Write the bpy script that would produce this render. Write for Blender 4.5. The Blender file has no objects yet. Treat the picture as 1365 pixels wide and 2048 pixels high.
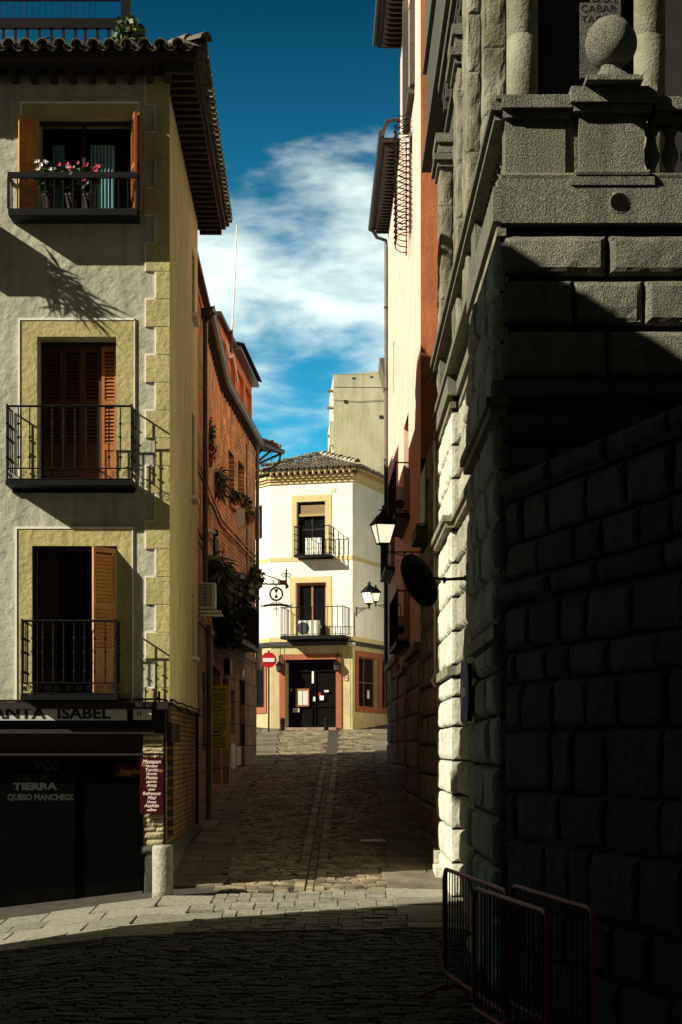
import bpy, math, random
from mathutils import Vector, Matrix, noise
random.seed(7)
R = math.radians
F = 3500.0; CX = 682.5; HY = 1497.0; EYE = 2.15
scene = bpy.context.scene

# ------------------------------------------------------------------ camera, world, sun
cam_d = bpy.data.cameras.new("camera"); cam = bpy.data.objects.new("camera", cam_d)
scene.collection.objects.link(cam); scene.camera = cam
cam.location = (0, 0, EYE); cam.rotation_euler = (R(90), 0, 0)
cam_d.sensor_fit = 'VERTICAL'; cam_d.sensor_height = 36; cam_d.lens = 36 * F / 2048
cam_d.shift_y = (HY - 1024) / 2048; cam_d.clip_end = 3000
scene.render.resolution_x = 682; scene.render.resolution_y = 1024
LD = Vector((128, 60, -84)).normalized()          # the way the sunlight travels
SUN_EL = math.asin(-LD.z); SUN_ROT = math.atan2(-LD.x, -LD.y)
w = bpy.data.worlds.new("World"); scene.world = w; w.use_nodes = True
nt = w.node_tree; N = nt.nodes; L = nt.links
bg = N['Background']
sky = N.new('ShaderNodeTexSky'); sky.sky_type = 'NISHITA'; sky.sun_disc = False
sky.sun_elevation = SUN_EL; sky.sun_rotation = SUN_ROT; sky.altitude = 500; sky.air_density = 1.0; sky.dust_density = 0.3; sky.ozone_density = 3.0
tc = N.new('ShaderNodeTexCoord'); sep = N.new('ShaderNodeSeparateXYZ'); L.new(tc.outputs['Generated'], sep.inputs[0])
def wmath(op, a, b=None, clamp=False):
    n = N.new('ShaderNodeMath'); n.operation = op; n.use_clamp = clamp
    for i, v in enumerate((a, b)):
        if v is None: continue
        if hasattr(v, 'is_linked'): L.new(v, n.inputs[i])
        else: n.inputs[i].default_value = v
    return n.outputs[0]
# deep blue towards the zenith (a polarised, saturated sky)
mr = N.new('ShaderNodeMapRange'); L.new(sep.outputs[2], mr.inputs[0])
mr.inputs[1].default_value = 0.16; mr.inputs[2].default_value = 0.42; mr.inputs[3].default_value = 0; mr.inputs[4].default_value = 1
tint = N.new('ShaderNodeMixRGB'); L.new(mr.outputs[0], tint.inputs[0])
tint.inputs[1].default_value = (0.24, 1.8, 1.95, 1); tint.inputs[2].default_value = (0.0, 0.25, 0.31, 1)
mul = N.new('ShaderNodeMixRGB'); mul.blend_type = 'MULTIPLY'; mul.inputs[0].default_value = 1
bk = N.new('ShaderNodeMapRange'); L.new(sep.outputs[1], bk.inputs[0])      # the clear deep side of the sky behind the cloud bank
bk.inputs[1].default_value = 0.1; bk.inputs[2].default_value = 0.7
bkm = N.new('ShaderNodeMixRGB'); L.new(bk.outputs[0], bkm.inputs[0]); bkm.inputs[1].default_value = (.24, .20, .16, 1); L.new(tint.outputs[0], bkm.inputs[2])
L.new(sky.outputs[0], mul.inputs[1]); L.new(bkm.outputs[0], mul.inputs[2])
# clouds: puffy noise by direction
mpc = N.new('ShaderNodeMapping'); mpc.inputs['Scale'].default_value = (.9, .35, 2.5); mpc.inputs['Location'].default_value = (.37, 0, .12); mpc.inputs['Rotation'].default_value = (0, R(22), 0); L.new(tc.outputs['Generated'], mpc.inputs[0])
n1 = N.new('ShaderNodeTexNoise'); n1.inputs['Scale'].default_value = 13; n1.inputs['Detail'].default_value = 10; n1.inputs['Roughness'].default_value = 0.55; n1.inputs['Distortion'].default_value = 0.15
L.new(mpc.outputs[0], n1.inputs['Vector'])
# cover by height above the horizon: cloud bank low and in the middle, clear above
cr = N.new('ShaderNodeValToRGB'); L.new(sep.outputs[2], cr.inputs[0]); e = cr.color_ramp.elements
pts = [(0.0, .5), (0.165, .40), (0.185, .46), (0.2, .60), (0.215, .53), (0.228, .59), (0.25, .66), (0.275, .68), (0.290, .56), (0.31, .45), (0.335, .34), (0.36, .22), (0.45, .22)]
e[0].position = pts[0][0]; e[0].color = (pts[0][1],) * 3 + (1,)
e[1].position = pts[-1][0]; e[1].color = (pts[-1][1],) * 3 + (1,)
for p, v in pts[1:-1]:
    q = e.new(p); q.color = (v, v, v, 1)
s = wmath('ADD', n1.outputs['Fac'], cr.outputs[0])
cm = N.new('ShaderNodeMapRange'); bc = wmath('MULTIPLY', wmath('SUBTRACT', 1.0, bk.outputs[0]), .5); s = wmath('SUBTRACT', s, bc); L.new(s, cm.inputs[0]); cm.inputs[1].default_value = 0.90; cm.inputs[2].default_value = 1.26; cm.interpolation_type = 'SMOOTHSTEP'
n2 = N.new('ShaderNodeTexNoise'); n2.inputs['Scale'].default_value = 30; n2.inputs['Detail'].default_value = 6; L.new(mpc.outputs[0], n2.inputs['Vector'])
cc = N.new('ShaderNodeMixRGB'); L.new(n2.outputs['Fac'], cc.inputs[0]); cc.inputs[1].default_value = (8.5, 11.6, 11.4, 1); cc.inputs[2].default_value = (17.0, 18.6, 17.0, 1)
mx = N.new('ShaderNodeMixRGB'); L.new(cm.outputs[0], mx.inputs[0]); L.new(mul.outputs[0], mx.inputs[1]); L.new(cc.outputs[0], mx.inputs[2])
zr_ = N.new('ShaderNodeMapRange'); L.new(sep.outputs[2], zr_.inputs[0]); zr_.inputs[1].default_value = .42; zr_.inputs[2].default_value = .75; zr_.inputs[3].default_value = 1; zr_.inputs[4].default_value = .30
mz = N.new('ShaderNodeMixRGB'); mz.blend_type = 'MULTIPLY'; mz.inputs[0].default_value = 1; L.new(mx.outputs[0], mz.inputs[1]); L.new(zr_.outputs[0], mz.inputs[2])
L.new(mz.outputs[0], bg.inputs[0]); bg.inputs[1].default_value = 0.05
sd = bpy.data.lights.new("sun", 'SUN'); sd.energy = 5.0; sd.angle = R(0.5); sd.color = (1.0, 0.94, 0.78)
so = bpy.data.objects.new("sun", sd); scene.collection.objects.link(so)
so.rotation_euler = LD.to_track_quat('-Z', 'Y').to_euler(); so.location = (-20, -10, 30)
vs = scene.view_settings; vs.view_transform = 'Standard'; vs.look = 'None'; vs.exposure = 0.60; vs.gamma = 1
scene.cycles.max_bounces = 6; scene.cycles.diffuse_bounces = 5

# ------------------------------------------------------------------ helpers
ORG = {}
def set_tags(o, label=None, cat=None, group=None, kind=None):
    if label: o['label'] = label
    if cat: o['category'] = cat
    if group: o['group'] = group
    if kind: o['kind'] = kind
def thing(name, label, cat, loc, group=None):
    o = bpy.data.objects.new(name, None); scene.collection.objects.link(o)
    o.location = loc; o.empty_display_size = 0.2; ORG[o] = Vector(loc); set_tags(o, label, cat, group); return o
class MB:
    def __init__(s): s.v = []; s.f = []; s.m = []
    def add(s, vs, fs, m=0):
        b = len(s.v); s.v += [tuple(p) for p in vs]
        for f in fs: s.f.append([b + i for i in f]); s.m.append(m)
    def hexa(s, p, m=0):   # 8 points: 4 bottom, 4 top
        s.add(p, [(0, 3, 2, 1), (4, 5, 6, 7), (0, 1, 5, 4), (1, 2, 6, 5), (2, 3, 7, 6), (3, 0, 4, 7)], m)
    def box(s, x0, x1, y0, y1, z0, z1, m=0):
        s.hexa([(x0, y0, z0), (x1, y0, z0), (x1, y1, z0), (x0, y1, z0), (x0, y0, z1), (x1, y0, z1), (x1, y1, z1), (x0, y1, z1)], m)
    def tube(s, pts, r, n=6, m=0, cap=True):
        pts = [Vector(p) for p in pts]; rings = []
        k = len(pts); rr = r if isinstance(r, (list, tuple)) else [r] * k
        for i in range(k):
            t = (pts[min(i + 1, k - 1)] - pts[max(i - 1, 0)])
            if t.length < 1e-9: t = Vector((0, 0, 1))
            t.normalize(); a = Vector((0, 0, 1)) if abs(t.z) < 0.9 else Vector((1, 0, 0))
            x = t.cross(a).normalized(); y = t.cross(x)
            rings.append([pts[i] + (x * math.cos(2 * math.pi * j / n) + y * math.sin(2 * math.pi * j / n)) * rr[i] for j in range(n)])
        vs = [p for q in rings for p in q]; fs = []
        for i in range(k - 1):
            for j in range(n): fs.append((i * n + j, i * n + (j + 1) % n, (i + 1) * n + (j + 1) % n, (i + 1) * n + j))
        if cap: fs.append(tuple(range(n))[::-1]); fs.append(tuple((k - 1) * n + j for j in range(n)))
        s.add(vs, fs, m)
    def lathe(s, prof, c, n=16, m=0, axis=None):
        c = Vector(c); M = Matrix.Identity(3) if axis is None else Vector((0, 0, 1)).rotation_difference(Vector(axis)).to_matrix()
        vs = []
        for r, z in prof:
            for j in range(n):
                a = 2 * math.pi * j / n; vs.append(c + M @ Vector((r * math.cos(a), r * math.sin(a), z)))
        fs = []
        for i in range(len(prof) - 1):
            for j in range(n): fs.append((i * n + j, i * n + (j + 1) % n, (i + 1) * n + (j + 1) % n, (i + 1) * n + j))
        fs.append(tuple(range(n))[::-1]); fs.append(tuple((len(prof) - 1) * n + j for j in range(n)))
        s.add(vs, fs, m)
    def build(s, name, mats, parent=None, smooth=False, loc=None, **tags):
        if not isinstance(mats, (list, tuple)): mats = [mats]
        me = bpy.data.meshes.new(name)
        if parent is not None: org = ORG[parent]
        else:
            if loc is None:
                xs = [p[0] for p in s.v]; ys = [p[1] for p in s.v]; zs = [p[2] for p in s.v]
                loc = ((min(xs) + max(xs)) / 2, (min(ys) + max(ys)) / 2, min(zs))
            org = Vector(loc)
        me.from_pydata([(p[0] - org[0], p[1] - org[1], p[2] - org[2]) for p in s.v], [], s.f)
        for mt in mats: me.materials.append(mt)
        if len(mats) > 1: me.polygons.foreach_set('material_index', s.m)
        if smooth: me.polygons.foreach_set('use_smooth', [True] * len(s.f))
        me.update()
        o = bpy.data.objects.new(name, me); scene.collection.objects.link(o)
        ORG[o] = Vector(org)
        if parent is not None: o.parent = parent
        else: o.location = org
        set_tags(o, **tags); return o
class Fr:     # a wall plane: u along it, z up, d out of it
    def __init__(s, ox, oy, ux, uy, flip=False):
        l = math.hypot(ux, uy); s.o = Vector((ox, oy, 0)); s.u = Vector((ux / l, uy / l, 0))
        s.n = Vector((uy / l, -ux / l, 0)) * (-1 if flip else 1)
    def p(s, u, z, d=0): q = s.o + s.u * u + s.n * d; return Vector((q.x, q.y, z))
    def U(s, px):
        k = (px - CX) / F; return (k * s.o.y - s.o.x) / (s.u.x - k * s.u.y)
    def Z(s, px, py): return EYE - (py - HY) * (s.o.y + s.U(px) * s.u.y) / F
    def box(s, mb, u0, u1, z0, z1, d0, d1, m=0):
        mb.hexa([s.p(u0, z0, d0), s.p(u1, z0, d0), s.p(u1, z0, d1), s.p(u0, z0, d1), s.p(u0, z1, d0), s.p(u1, z1, d0), s.p(u1, z1, d1), s.p(u0, z1, d1)], m)
    def pb(s, mb, a, b, t, w_, d0, d1, m=0):      # by photo measurements a..b across, t..w_ down
        c = (a + b) / 2; s.box(mb, s.U(a), s.U(b), s.Z(c, w_), s.Z(c, t), d0, d1, m)
    def wall(s, mb, u0, u1, z0, z1, holes=(), d=0.0, rev=0.25, m=0, mr=None, step=None):
        us = sorted({u0, u1, *[h[0] for h in holes], *[h[1] for h in holes]}); zs = sorted({z0, z1, *[h[2] for h in holes], *[h[3] for h in holes]})
        us = [x for x in us if u0 <= x <= u1]; zs = [x for x in zs if z0 <= x <= z1]
        for a, b in zip(us, us[1:]):
            for c, e_ in zip(zs, zs[1:]):
                if any(h[0] - 1e-6 <= a and b <= h[1] + 1e-6 and h[2] - 1e-6 <= c and e_ <= h[3] + 1e-6 for h in holes): continue
                mb.add([s.p(a, c, d), s.p(b, c, d), s.p(b, e_, d), s.p(a, e_, d)], [(0, 1, 2, 3)], m)
        for h in holes:
            a, b, c, e_ = h[:4]; k = m if mr is None else mr
            for q in (((a, c), (a, e_)), ((b, c), (b, e_)), ((a, c), (b, c)), ((a, e_), (b, e_))):
                (x0, y0), (x1, y1) = q
                mb.add([s.p(x0, y0, d), s.p(x1, y1, d), s.p(x1, y1, d - rev), s.p(x0, y0, d - rev)], [(0, 1, 2, 3)], k)
def at(px, py, Y): return Vector(((px - CX) * Y / F, Y, EYE - (py - HY) * Y / F))

GP = [(-60, 0), (21.5, 0), (24, .137), (26.5, .31), (31, .62), (47, 1.725), (62, 2.83), (66, 3.1), (80, 3.7), (400, 4)]
def gz(x, y):
    for (a, za), (b, zb) in zip(GP, GP[1:]):
        if y <= b: z = za + (zb - za) * (y - a) / (b - a); break
    else: z = 4
    if x < -2.4: z -= 0.12 * min(-2.4 - x, 6) * max(0, 1 - max(0, y - 25) / 5)
    return z

# ------------------------------------------------------------------ materials
def mat(name, col, rough=.85, var=.25, scale=3.0, bump=.0, bscale=40, spec=.3, metal=0, col2=None, stretch=None, det=6, island=0.0, alpha=None, streak=0.0, bdist=.02):
    m = bpy.data.materials.new(name); m.use_nodes = True; t = m.node_tree; n = t.nodes; l = t.links
    b = n['Principled BSDF']; b.inputs['Roughness'].default_value = rough; b.inputs['Metallic'].default_value = metal
    b.inputs['Specular IOR Level'].default_value = spec
    tcn = n.new('ShaderNodeTexCoord'); mp = n.new('ShaderNodeMapping'); l.new(tcn.outputs['Object'], mp.inputs[0])
    if stretch: mp.inputs['Scale'].default_value = stretch
    nz = n.new('ShaderNodeTexNoise'); nz.inputs['Scale'].default_value = scale; nz.inputs['Detail'].default_value = det; nz.inputs['Roughness'].default_value = .6
    l.new(mp.outputs[0], nz.inputs['Vector'])
    rp = n.new('ShaderNodeMapRange'); l.new(nz.outputs['Fac'], rp.inputs[0]); rp.inputs[1].default_value = .3; rp.inputs[2].default_value = .7
    mix = n.new('ShaderNodeMixRGB'); l.new(rp.outputs[0], mix.inputs[0])
    c2 = col2 or tuple(min(1, c * (1 + var)) for c in col)
    mix.inputs[1].default_value = tuple(c * (1 - var) for c in col) + (1,); mix.inputs[2].default_value = tuple(c2) + (1,)
    out = mix.outputs[0]
    if streak:
        mp2 = n.new('ShaderNodeMapping'); mp2.inputs['Scale'].default_value = (1, 1, .12); l.new(tcn.outputs['Object'], mp2.inputs[0])
        sn = n.new('ShaderNodeTexNoise'); sn.inputs['Scale'].default_value = 6; sn.inputs['Detail'].default_value = 5; l.new(mp2.outputs[0], sn.inputs['Vector'])
        r2 = n.new('ShaderNodeMapRange'); l.new(sn.outputs['Fac'], r2.inputs[0]); r2.inputs[1].default_value = .45; r2.inputs[2].default_value = .75; r2.inputs[3].default_value = 1; r2.inputs[4].default_value = 1 - streak
        mm = n.new('ShaderNodeMixRGB'); mm.blend_type = 'MULTIPLY'; mm.inputs[0].default_value = 1; l.new(out, mm.inputs[1]); l.new(r2.outputs[0], mm.inputs[2]); out = mm.outputs[0]
    if island:
        g = n.new('ShaderNodeNewGeometry'); hs = n.new('ShaderNodeMapRange'); l.new(g.outputs['Random Per Island'], hs.inputs[0]); hs.inputs[3].default_value = 1 - island; hs.inputs[4].default_value = 1 + island
        mm = n.new('ShaderNodeMixRGB'); mm.blend_type = 'MULTIPLY'; mm.inputs[0].default_value = 1; l.new(out, mm.inputs[1]); l.new(hs.outputs[0], mm.inputs[2]); out = mm.outputs[0]
    l.new(out, b.inputs['Base Color'])
    if bump:
        bn = n.new('ShaderNodeTexNoise'); bn.inputs['Scale'].default_value = bscale; bn.inputs['Detail'].default_value = 5; l.new(mp.outputs[0], bn.inputs['Vector'])
        bp = n.new('ShaderNodeBump'); bp.inputs['Strength'].default_value = bump; bp.inputs['Distance'].default_value = bdist; l.new(bn.outputs['Fac'], bp.inputs['Height']); l.new(bp.outputs[0], b.inputs['Normal'])
    return m
def brickmat(name, c1, c2, mortar, axis='Y', bw=.26, bh=.055, ms=.012, var=.35, bump=.4, offset=.5):
    m = bpy.data.materials.new(name); m.use_nodes = True; t = m.node_tree; n = t.nodes; l = t.links
    b = n['Principled BSDF']; b.inputs['Roughness'].default_value = .9; b.inputs['Specular IOR Level'].default_value = .2
    tcn = n.new('ShaderNodeTexCoord'); sp = n.new('ShaderNodeSeparateXYZ'); l.new(tcn.outputs['Object'], sp.inputs[0])
    cb = n.new('ShaderNodeCombineXYZ'); l.new(sp.outputs[axis], cb.inputs[0]); l.new(sp.outputs['Z'], cb.inputs[1])
    br = n.new('ShaderNodeTexBrick'); l.new(cb.outputs[0], br.inputs['Vector']); br.inputs['Scale'].default_value = 1
    br.inputs['Brick Width'].default_value = bw; br.inputs['Row Height'].default_value = bh; br.inputs['Mortar Size'].default_value = ms; br.inputs['Mortar Smooth'].default_value = .3; br.offset = offset
    br.inputs['Color1'].default_value = c1 + (1,); br.inputs['Color2'].default_value = c2 + (1,); br.inputs['Mortar'].default_value = mortar + (1,)
    nz = n.new('ShaderNodeTexNoise'); nz.inputs['Scale'].default_value = 2.2; nz.inputs['Detail'].default_value = 8; l.new(tcn.outputs['Object'], nz.inputs['Vector'])
    r2 = n.new('ShaderNodeMapRange'); l.new(nz.outputs['Fac'], r2.inputs[0]); r2.inputs[1].default_value = .3; r2.inputs[2].default_value = .7; r2.inputs[3].default_value = 1 - var; r2.inputs[4].default_value = 1 + var
    mm = n.new('ShaderNodeMixRGB'); mm.blend_type = 'MULTIPLY'; mm.inputs[0].default_value = 1; l.new(br.outputs['Color'], mm.inputs[1]); l.new(r2.outputs[0], mm.inputs[2]); l.new(mm.outputs[0], b.inputs['Base Color'])
    fn = n.new('ShaderNodeTexNoise'); fn.inputs['Scale'].default_value = 45; l.new(tcn.outputs['Object'], fn.inputs['Vector'])
    ad = n.new('ShaderNodeMath'); ad.operation = 'MULTIPLY_ADD'; l.new(br.outputs['Fac'], ad.inputs[0]); ad.inputs[1].default_value = -1; l.new(fn.outputs['Fac'], ad.inputs[2])
    bp = n.new('ShaderNodeBump'); bp.inputs['Strength'].default_value = bump; bp.inputs['Distance'].default_value = .015; l.new(ad.outputs[0], bp.inputs['Height']); l.new(bp.outputs[0], b.inputs['Normal'])
    return m
M = {}
M['plaster'] = mat('cream_plaster', (.41, .40, .29), var=.2, scale=1.6, bump=.7, bscale=9, bdist=.035, streak=.32)
M['ochre'] = mat('ochre_plaster', (.44, .38, .16), var=.15, scale=3, bump=.6, bscale=14, bdist=.03, streak=.2)
M['ochre_side'] = mat('yellow_plaster', (.74, .62, .27), var=.12, scale=2, bump=.4, bscale=10, streak=.3)
M['white'] = mat('white_line_paint', (.78, .76, .66), var=.08)
M['cement'] = mat('grey_tower_cement', (.66, .62, .40), var=.15, scale=.8, bump=.3, bscale=12, streak=.25)
M['cream'] = mat('cream_house_paint', (.84, .82, .71), var=.10, scale=1.5, bump=.2, bscale=15, streak=.1)
M['sand'] = mat('sand_trim_paint', (.62, .50, .24), var=.1, scale=2, bump=.2, bscale=15)
M['sand2'] = mat('sandy_ground_floor_paint', (.50, .41, .21), var=.18, scale=2, bump=.3, bscale=15, streak=.2)
M['terracotta'] = mat('terracotta_trim_paint', (.32, .10, .045), var=.15, scale=3, bump=.2)
M['pink'] = mat('pink_plaster', (.86, .58, .45), var=.12, scale=1.5, bump=.3, bscale=14, streak=.35)
M['redplaster'] = mat('red_orange_plaster', (.50, .16, .06), var=.2, scale=1.5, bump=.4, bscale=14, streak=.3)
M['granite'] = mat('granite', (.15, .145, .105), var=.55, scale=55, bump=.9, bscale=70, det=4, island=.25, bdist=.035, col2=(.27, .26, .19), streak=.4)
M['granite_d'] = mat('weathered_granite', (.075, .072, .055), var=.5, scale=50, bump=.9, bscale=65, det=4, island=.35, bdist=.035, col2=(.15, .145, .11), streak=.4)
M['granite_y'] = mat('lichen_stained_granite', (.17, .15, .07), var=.4, scale=2.5, bump=.8, bscale=35, island=.15, col2=(.28, .27, .2))
M['sunpale'] = mat('sun_paled_granite', (.62, .60, .49), var=.25, scale=14, bump=.8, bscale=50, island=.12, streak=.25)  # sunlight on the corner pier put into a paler stone colour
M['midstone'] = mat('grey_stone_and_fill', (.34, .33, .25), var=.3, scale=20, bump=.9, bscale=34, island=.2, streak=.35)  # paler grey replaces missing fill light on palace walls; plain stone for the bollard
M['granite_shade'] = mat('shade_darkened_granite', (.042, .040, .032), var=.5, scale=50, bump=.9, bscale=60, det=4, island=.4, bdist=.035, col2=(.11, .105, .082), streak=.3)  # near-black stands in for shade on the stair wall and lower palace front
M['joint'] = mat('dark_mortar_joint', (.02, .019, .015), var=.3)
M['pinkstone'] = mat('brown_pink_stone', (.27, .18, .13), var=.3, scale=2, bump=.6, bscale=30, island=.2, streak=.3)
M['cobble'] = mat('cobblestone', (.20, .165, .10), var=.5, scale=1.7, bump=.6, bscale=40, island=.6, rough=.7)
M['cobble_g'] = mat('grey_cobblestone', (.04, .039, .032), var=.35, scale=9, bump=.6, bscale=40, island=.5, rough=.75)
M['earth'] = mat('packed_earth_joint', (.055, .047, .034), var=.35, scale=5, bump=.5)
M['slab'] = mat('granite_slab', (.24, .225, .165), var=.3, scale=14, bump=.8, bscale=25, island=.2)
M['slab_d'] = mat('worn_pavement_slab', (.15, .125, .085), var=.45, scale=2, bump=.6, bscale=30, island=.25)
M['brick'] = brickmat('red_brick', (.54, .22, .07), (.26, .085, .03), (.60, .42, .20), 'Y', bh=.105, bw=.34, ms=.02, var=.5, bump=.8)
M['brick_y'] = brickmat('yellow_brown_brick', (.30, .20, .075), (.26, .10, .035), (.06, .045, .03), 'Y', bw=.24, bh=.075)
M['stack'] = mat('stacked_stone', (.36, .30, .17), var=.4, scale=6, bump=.8, bscale=30, island=.4)
M['bstone'] = brickmat('brown_stone_blocks', (.40, .26, .18), (.33, .20, .14), (.05, .04, .03), 'Y', bw=.75, bh=.52, ms=.012)
M['tile'] = mat('old_roof_tile', (.30, .25, .17), var=.4, scale=8, bump=.6, island=.4, col2=(.44, .40, .29))
M['tile_d'] = mat('dark_roof_tile', (.13, .11, .075), var=.4, scale=8, bump=.6, island=.4, col2=(.22, .19, .13))  # darker tone of the old roof tile
M['tile_u'] = mat('terracotta_tile', (.26, .12, .06), var=.3, scale=8, island=.3)
M['darkwood'] = mat('dark_stained_wood', (.018, .010, .006), var=.4, scale=4, stretch=(8, 8, 1), bump=.3, rough=.6)
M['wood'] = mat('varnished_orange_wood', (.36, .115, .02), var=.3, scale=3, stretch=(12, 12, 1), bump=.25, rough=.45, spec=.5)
M['wood_shade'] = mat('shade_darkened_wood', (.10, .032, .008), var=.3, scale=3, stretch=(12, 12, 1), bump=.25, rough=.5)  # darker copy of the shutter wood, shade painted into the colour
M['wood_y'] = mat('golden_shutter_wood', (.52, .24, .05), var=.25, scale=3, stretch=(12, 12, 1), bump=.2, rough=.45, spec=.5)
M['iron'] = mat('black_wrought_iron', (.006, .006, .006), var=.3, rough=.6, spec=.15)
M['zinc'] = mat('dull_gutter_metal', (.10, .085, .055), var=.3, rough=.5, spec=.5, metal=.3)
M['gutter'] = mat('dark_gutter_metal', (.035, .03, .025), var=.3, rough=.5, spec=.5)
M['glass'] = mat('dark_window_glass', (.006, .007, .008), var=.3, rough=.3, spec=.06)
M['shopglass'] = mat('dim_shop_glass', (.002, .002, .002), var=.3, rough=.12, spec=.10)
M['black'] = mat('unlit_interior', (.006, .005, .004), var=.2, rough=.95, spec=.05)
M['curtain'] = mat('pale_blue_curtain', (.16, .33, .36), var=.2, scale=2, stretch=(10, 10, .5), rough=.9)
M['blind'] = mat('woven_blind', (.42, .30, .14), var=.2, scale=30, stretch=(1, 1, 6))
M['leaf'] = mat('dark_green_leaf', (.035, .06, .022), var=.4, island=.5, rough=.55)
M['leaf_l'] = mat('light_green_leaf', (.10, .13, .035), var=.4, island=.4, rough=.5)
M['leaf_s'] = mat('silver_green_leaf', (.14, .18, .12), var=.3, island=.4, rough=.5)
M['flower_p'] = mat('pink_flower', (.75, .09, .14), var=.2, island=.25)
M['flower_w'] = mat('white_flower', (.80, .74, .70), var=.1, island=.1)
M['pot'] = mat('terracotta_pot', (.38, .09, .035), var=.2)
M['ac'] = mat('white_appliance_casing', (.66, .65, .55), var=.06, rough=.45, spec=.4)
M['acd'] = mat('dark_fan_grille', (.05, .05, .05), var=.2)
M['red'] = mat('red_sign_enamel', (.58, .012, .02), var=.06, rough=.4, spec=.5)
M['redbar'] = mat('red_barrier_paint', (.30, .005, .015), var=.2, rough=.45, spec=.3)
M['blue'] = mat('blue_sign_enamel', (.02, .06, .50), var=.1, rough=.4)
M['signwhite'] = mat('white_sign_paint', (.80, .78, .74), var=.04, rough=.5)
M['signgrey'] = mat('pale_grey_sign_board', (.42, .44, .40), var=.1, rough=.6)
M['maroon'] = mat('maroon_sign_board', (.035, .002, .004), var=.2, rough=.4)
M['letter_p'] = mat('pale_pink_lettering', (.85, .68, .60), var=.05)
M['letter_k'] = mat('black_lettering', (.012, .01, .01), var=.1)
M['letter_o'] = mat('orange_script_lettering', (.75, .30, .05), var=.1)
M['letter_g'] = mat('grey_window_lettering', (.016, .018, .016), var=.1)
M['yellow'] = mat('mustard_sign_board', (.85, .72, .05), var=.25, scale=3)
M['paper'] = mat('printed_paper', (.55, .56, .50), var=.12, scale=40)
M['mesh'] = mat('expanded_metal_mesh', (.07, .05, .035), var=.3)
def lampmat():
    m = bpy.data.materials.new('frosted_lamp_glass'); m.use_nodes = True; b = m.node_tree.nodes['Principled BSDF']
    b.inputs['Base Color'].default_value = (.9, .82, .66, 1); b.inputs['Roughness'].default_value = .35
    b.inputs['Emission Color'].default_value = (1, .86, .62, 1); b.inputs['Emission Strength'].default_value = .7
    return m
M['lampglass'] = lampmat()

# ------------------------------------------------------------------ shared builders
def jit(p, a=.01, s=3.0):
    q = noise.noise_vector(Vector(p) * s); return Vector(p) + Vector(q) * a
def rblock(mb, fr, u0, u1, z0, z1, d, bulge=.05, g=.017, m=0, nu=5, nz_=5, seed=0):
    u0 += g; u1 -= g; z0 += g; z1 -= g
    def samp(a, b, s):
        L_ = b - a; k = max(2, min(9, int(L_ / s))); e1 = min(.022, L_ * .2); e2 = min(.055, L_ * .3)
        return [a, a + e1, a + e2] + [a + e2 + (L_ - 2 * e2) * i / k for i in range(1, k)] + [b - e2, b - e1, b]
    US = samp(u0, u1, .11); ZS = samp(z0, z1, .10); nu = len(US) - 1; nz_ = len(ZS) - 1; vs = []
    for j, zz0 in enumerate(ZS):
        for i, uu in enumerate(US):
            zz = zz0; k = min(uu - u0, u1 - uu, zz - z0, z1 - zz); q = fr.p(uu, zz, 0)
            cr_ = noise.noise(q * 3.1 + Vector((seed * 3, 5, 0)))            # chipped, uneven edges
            wdt = .05 * (1 + 1.2 * max(0, cr_)); dd = bulge * min(1, max(0, k) / wdt) ** .55
            nn = noise.noise(q * 4.5 + Vector((seed, 0, 0))) * .020 + noise.noise(q * 13) * .010 + noise.noise(q * 29) * .005
            dd += nn * (1 if k > 0 else .3)
            if k <= 1e-6:
                uu += noise.noise(q * 7) * .010 * (1 if i in (0, nu) else 0); zz += noise.noise(q * 7 + Vector((9, 0, 0))) * .010 * (1 if j in (0, nz_) else 0)
            vs.append(fr.p(uu, zz, d + dd))
    W = nu + 1
    fs = [(j * W + i, j * W + i + 1, (j + 1) * W + i + 1, (j + 1) * W + i) for j in range(nz_) for i in range(nu)]
    # skirt back to the wall
    ring = [i for i in range(W)] + [j * W + nu for j in range(1, nz_ + 1)] + [nz_ * W + i for i in range(nu - 1, -1, -1)] + [j * W for j in range(nz_ - 1, 0, -1)]
    b0 = len(vs)
    for r_ in ring: vs.append(vs[r_] - fr.n * .07)
    n_ = len(ring)
    for i in range(n_): fs.append((ring[(i + 1) % n_], ring[i], b0 + i, b0 + (i + 1) % n_))
    mb.add(vs, fs, m)
def courses(mb, fr, u0, u1, zs, d, bulge, lens=(.7, 1.1), seed=1, m=0, flush=True):
    rnd = random.Random(seed)
    for k, (a, b) in enumerate(zip(zs, zs[1:])):
        u = u0; first = True
        while u < u1 - .01:
            l_ = rnd.uniform(*lens) * (.6 if first and k % 2 else 1); first = False
            v = u + l_
            if u1 - v < lens[0] * .55: v = u1
            rblock(mb, fr, u, v, a, b, d, bulge * rnd.uniform(.7, 1.2), m=m, seed=rnd.random() * 50); u = v
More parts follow.
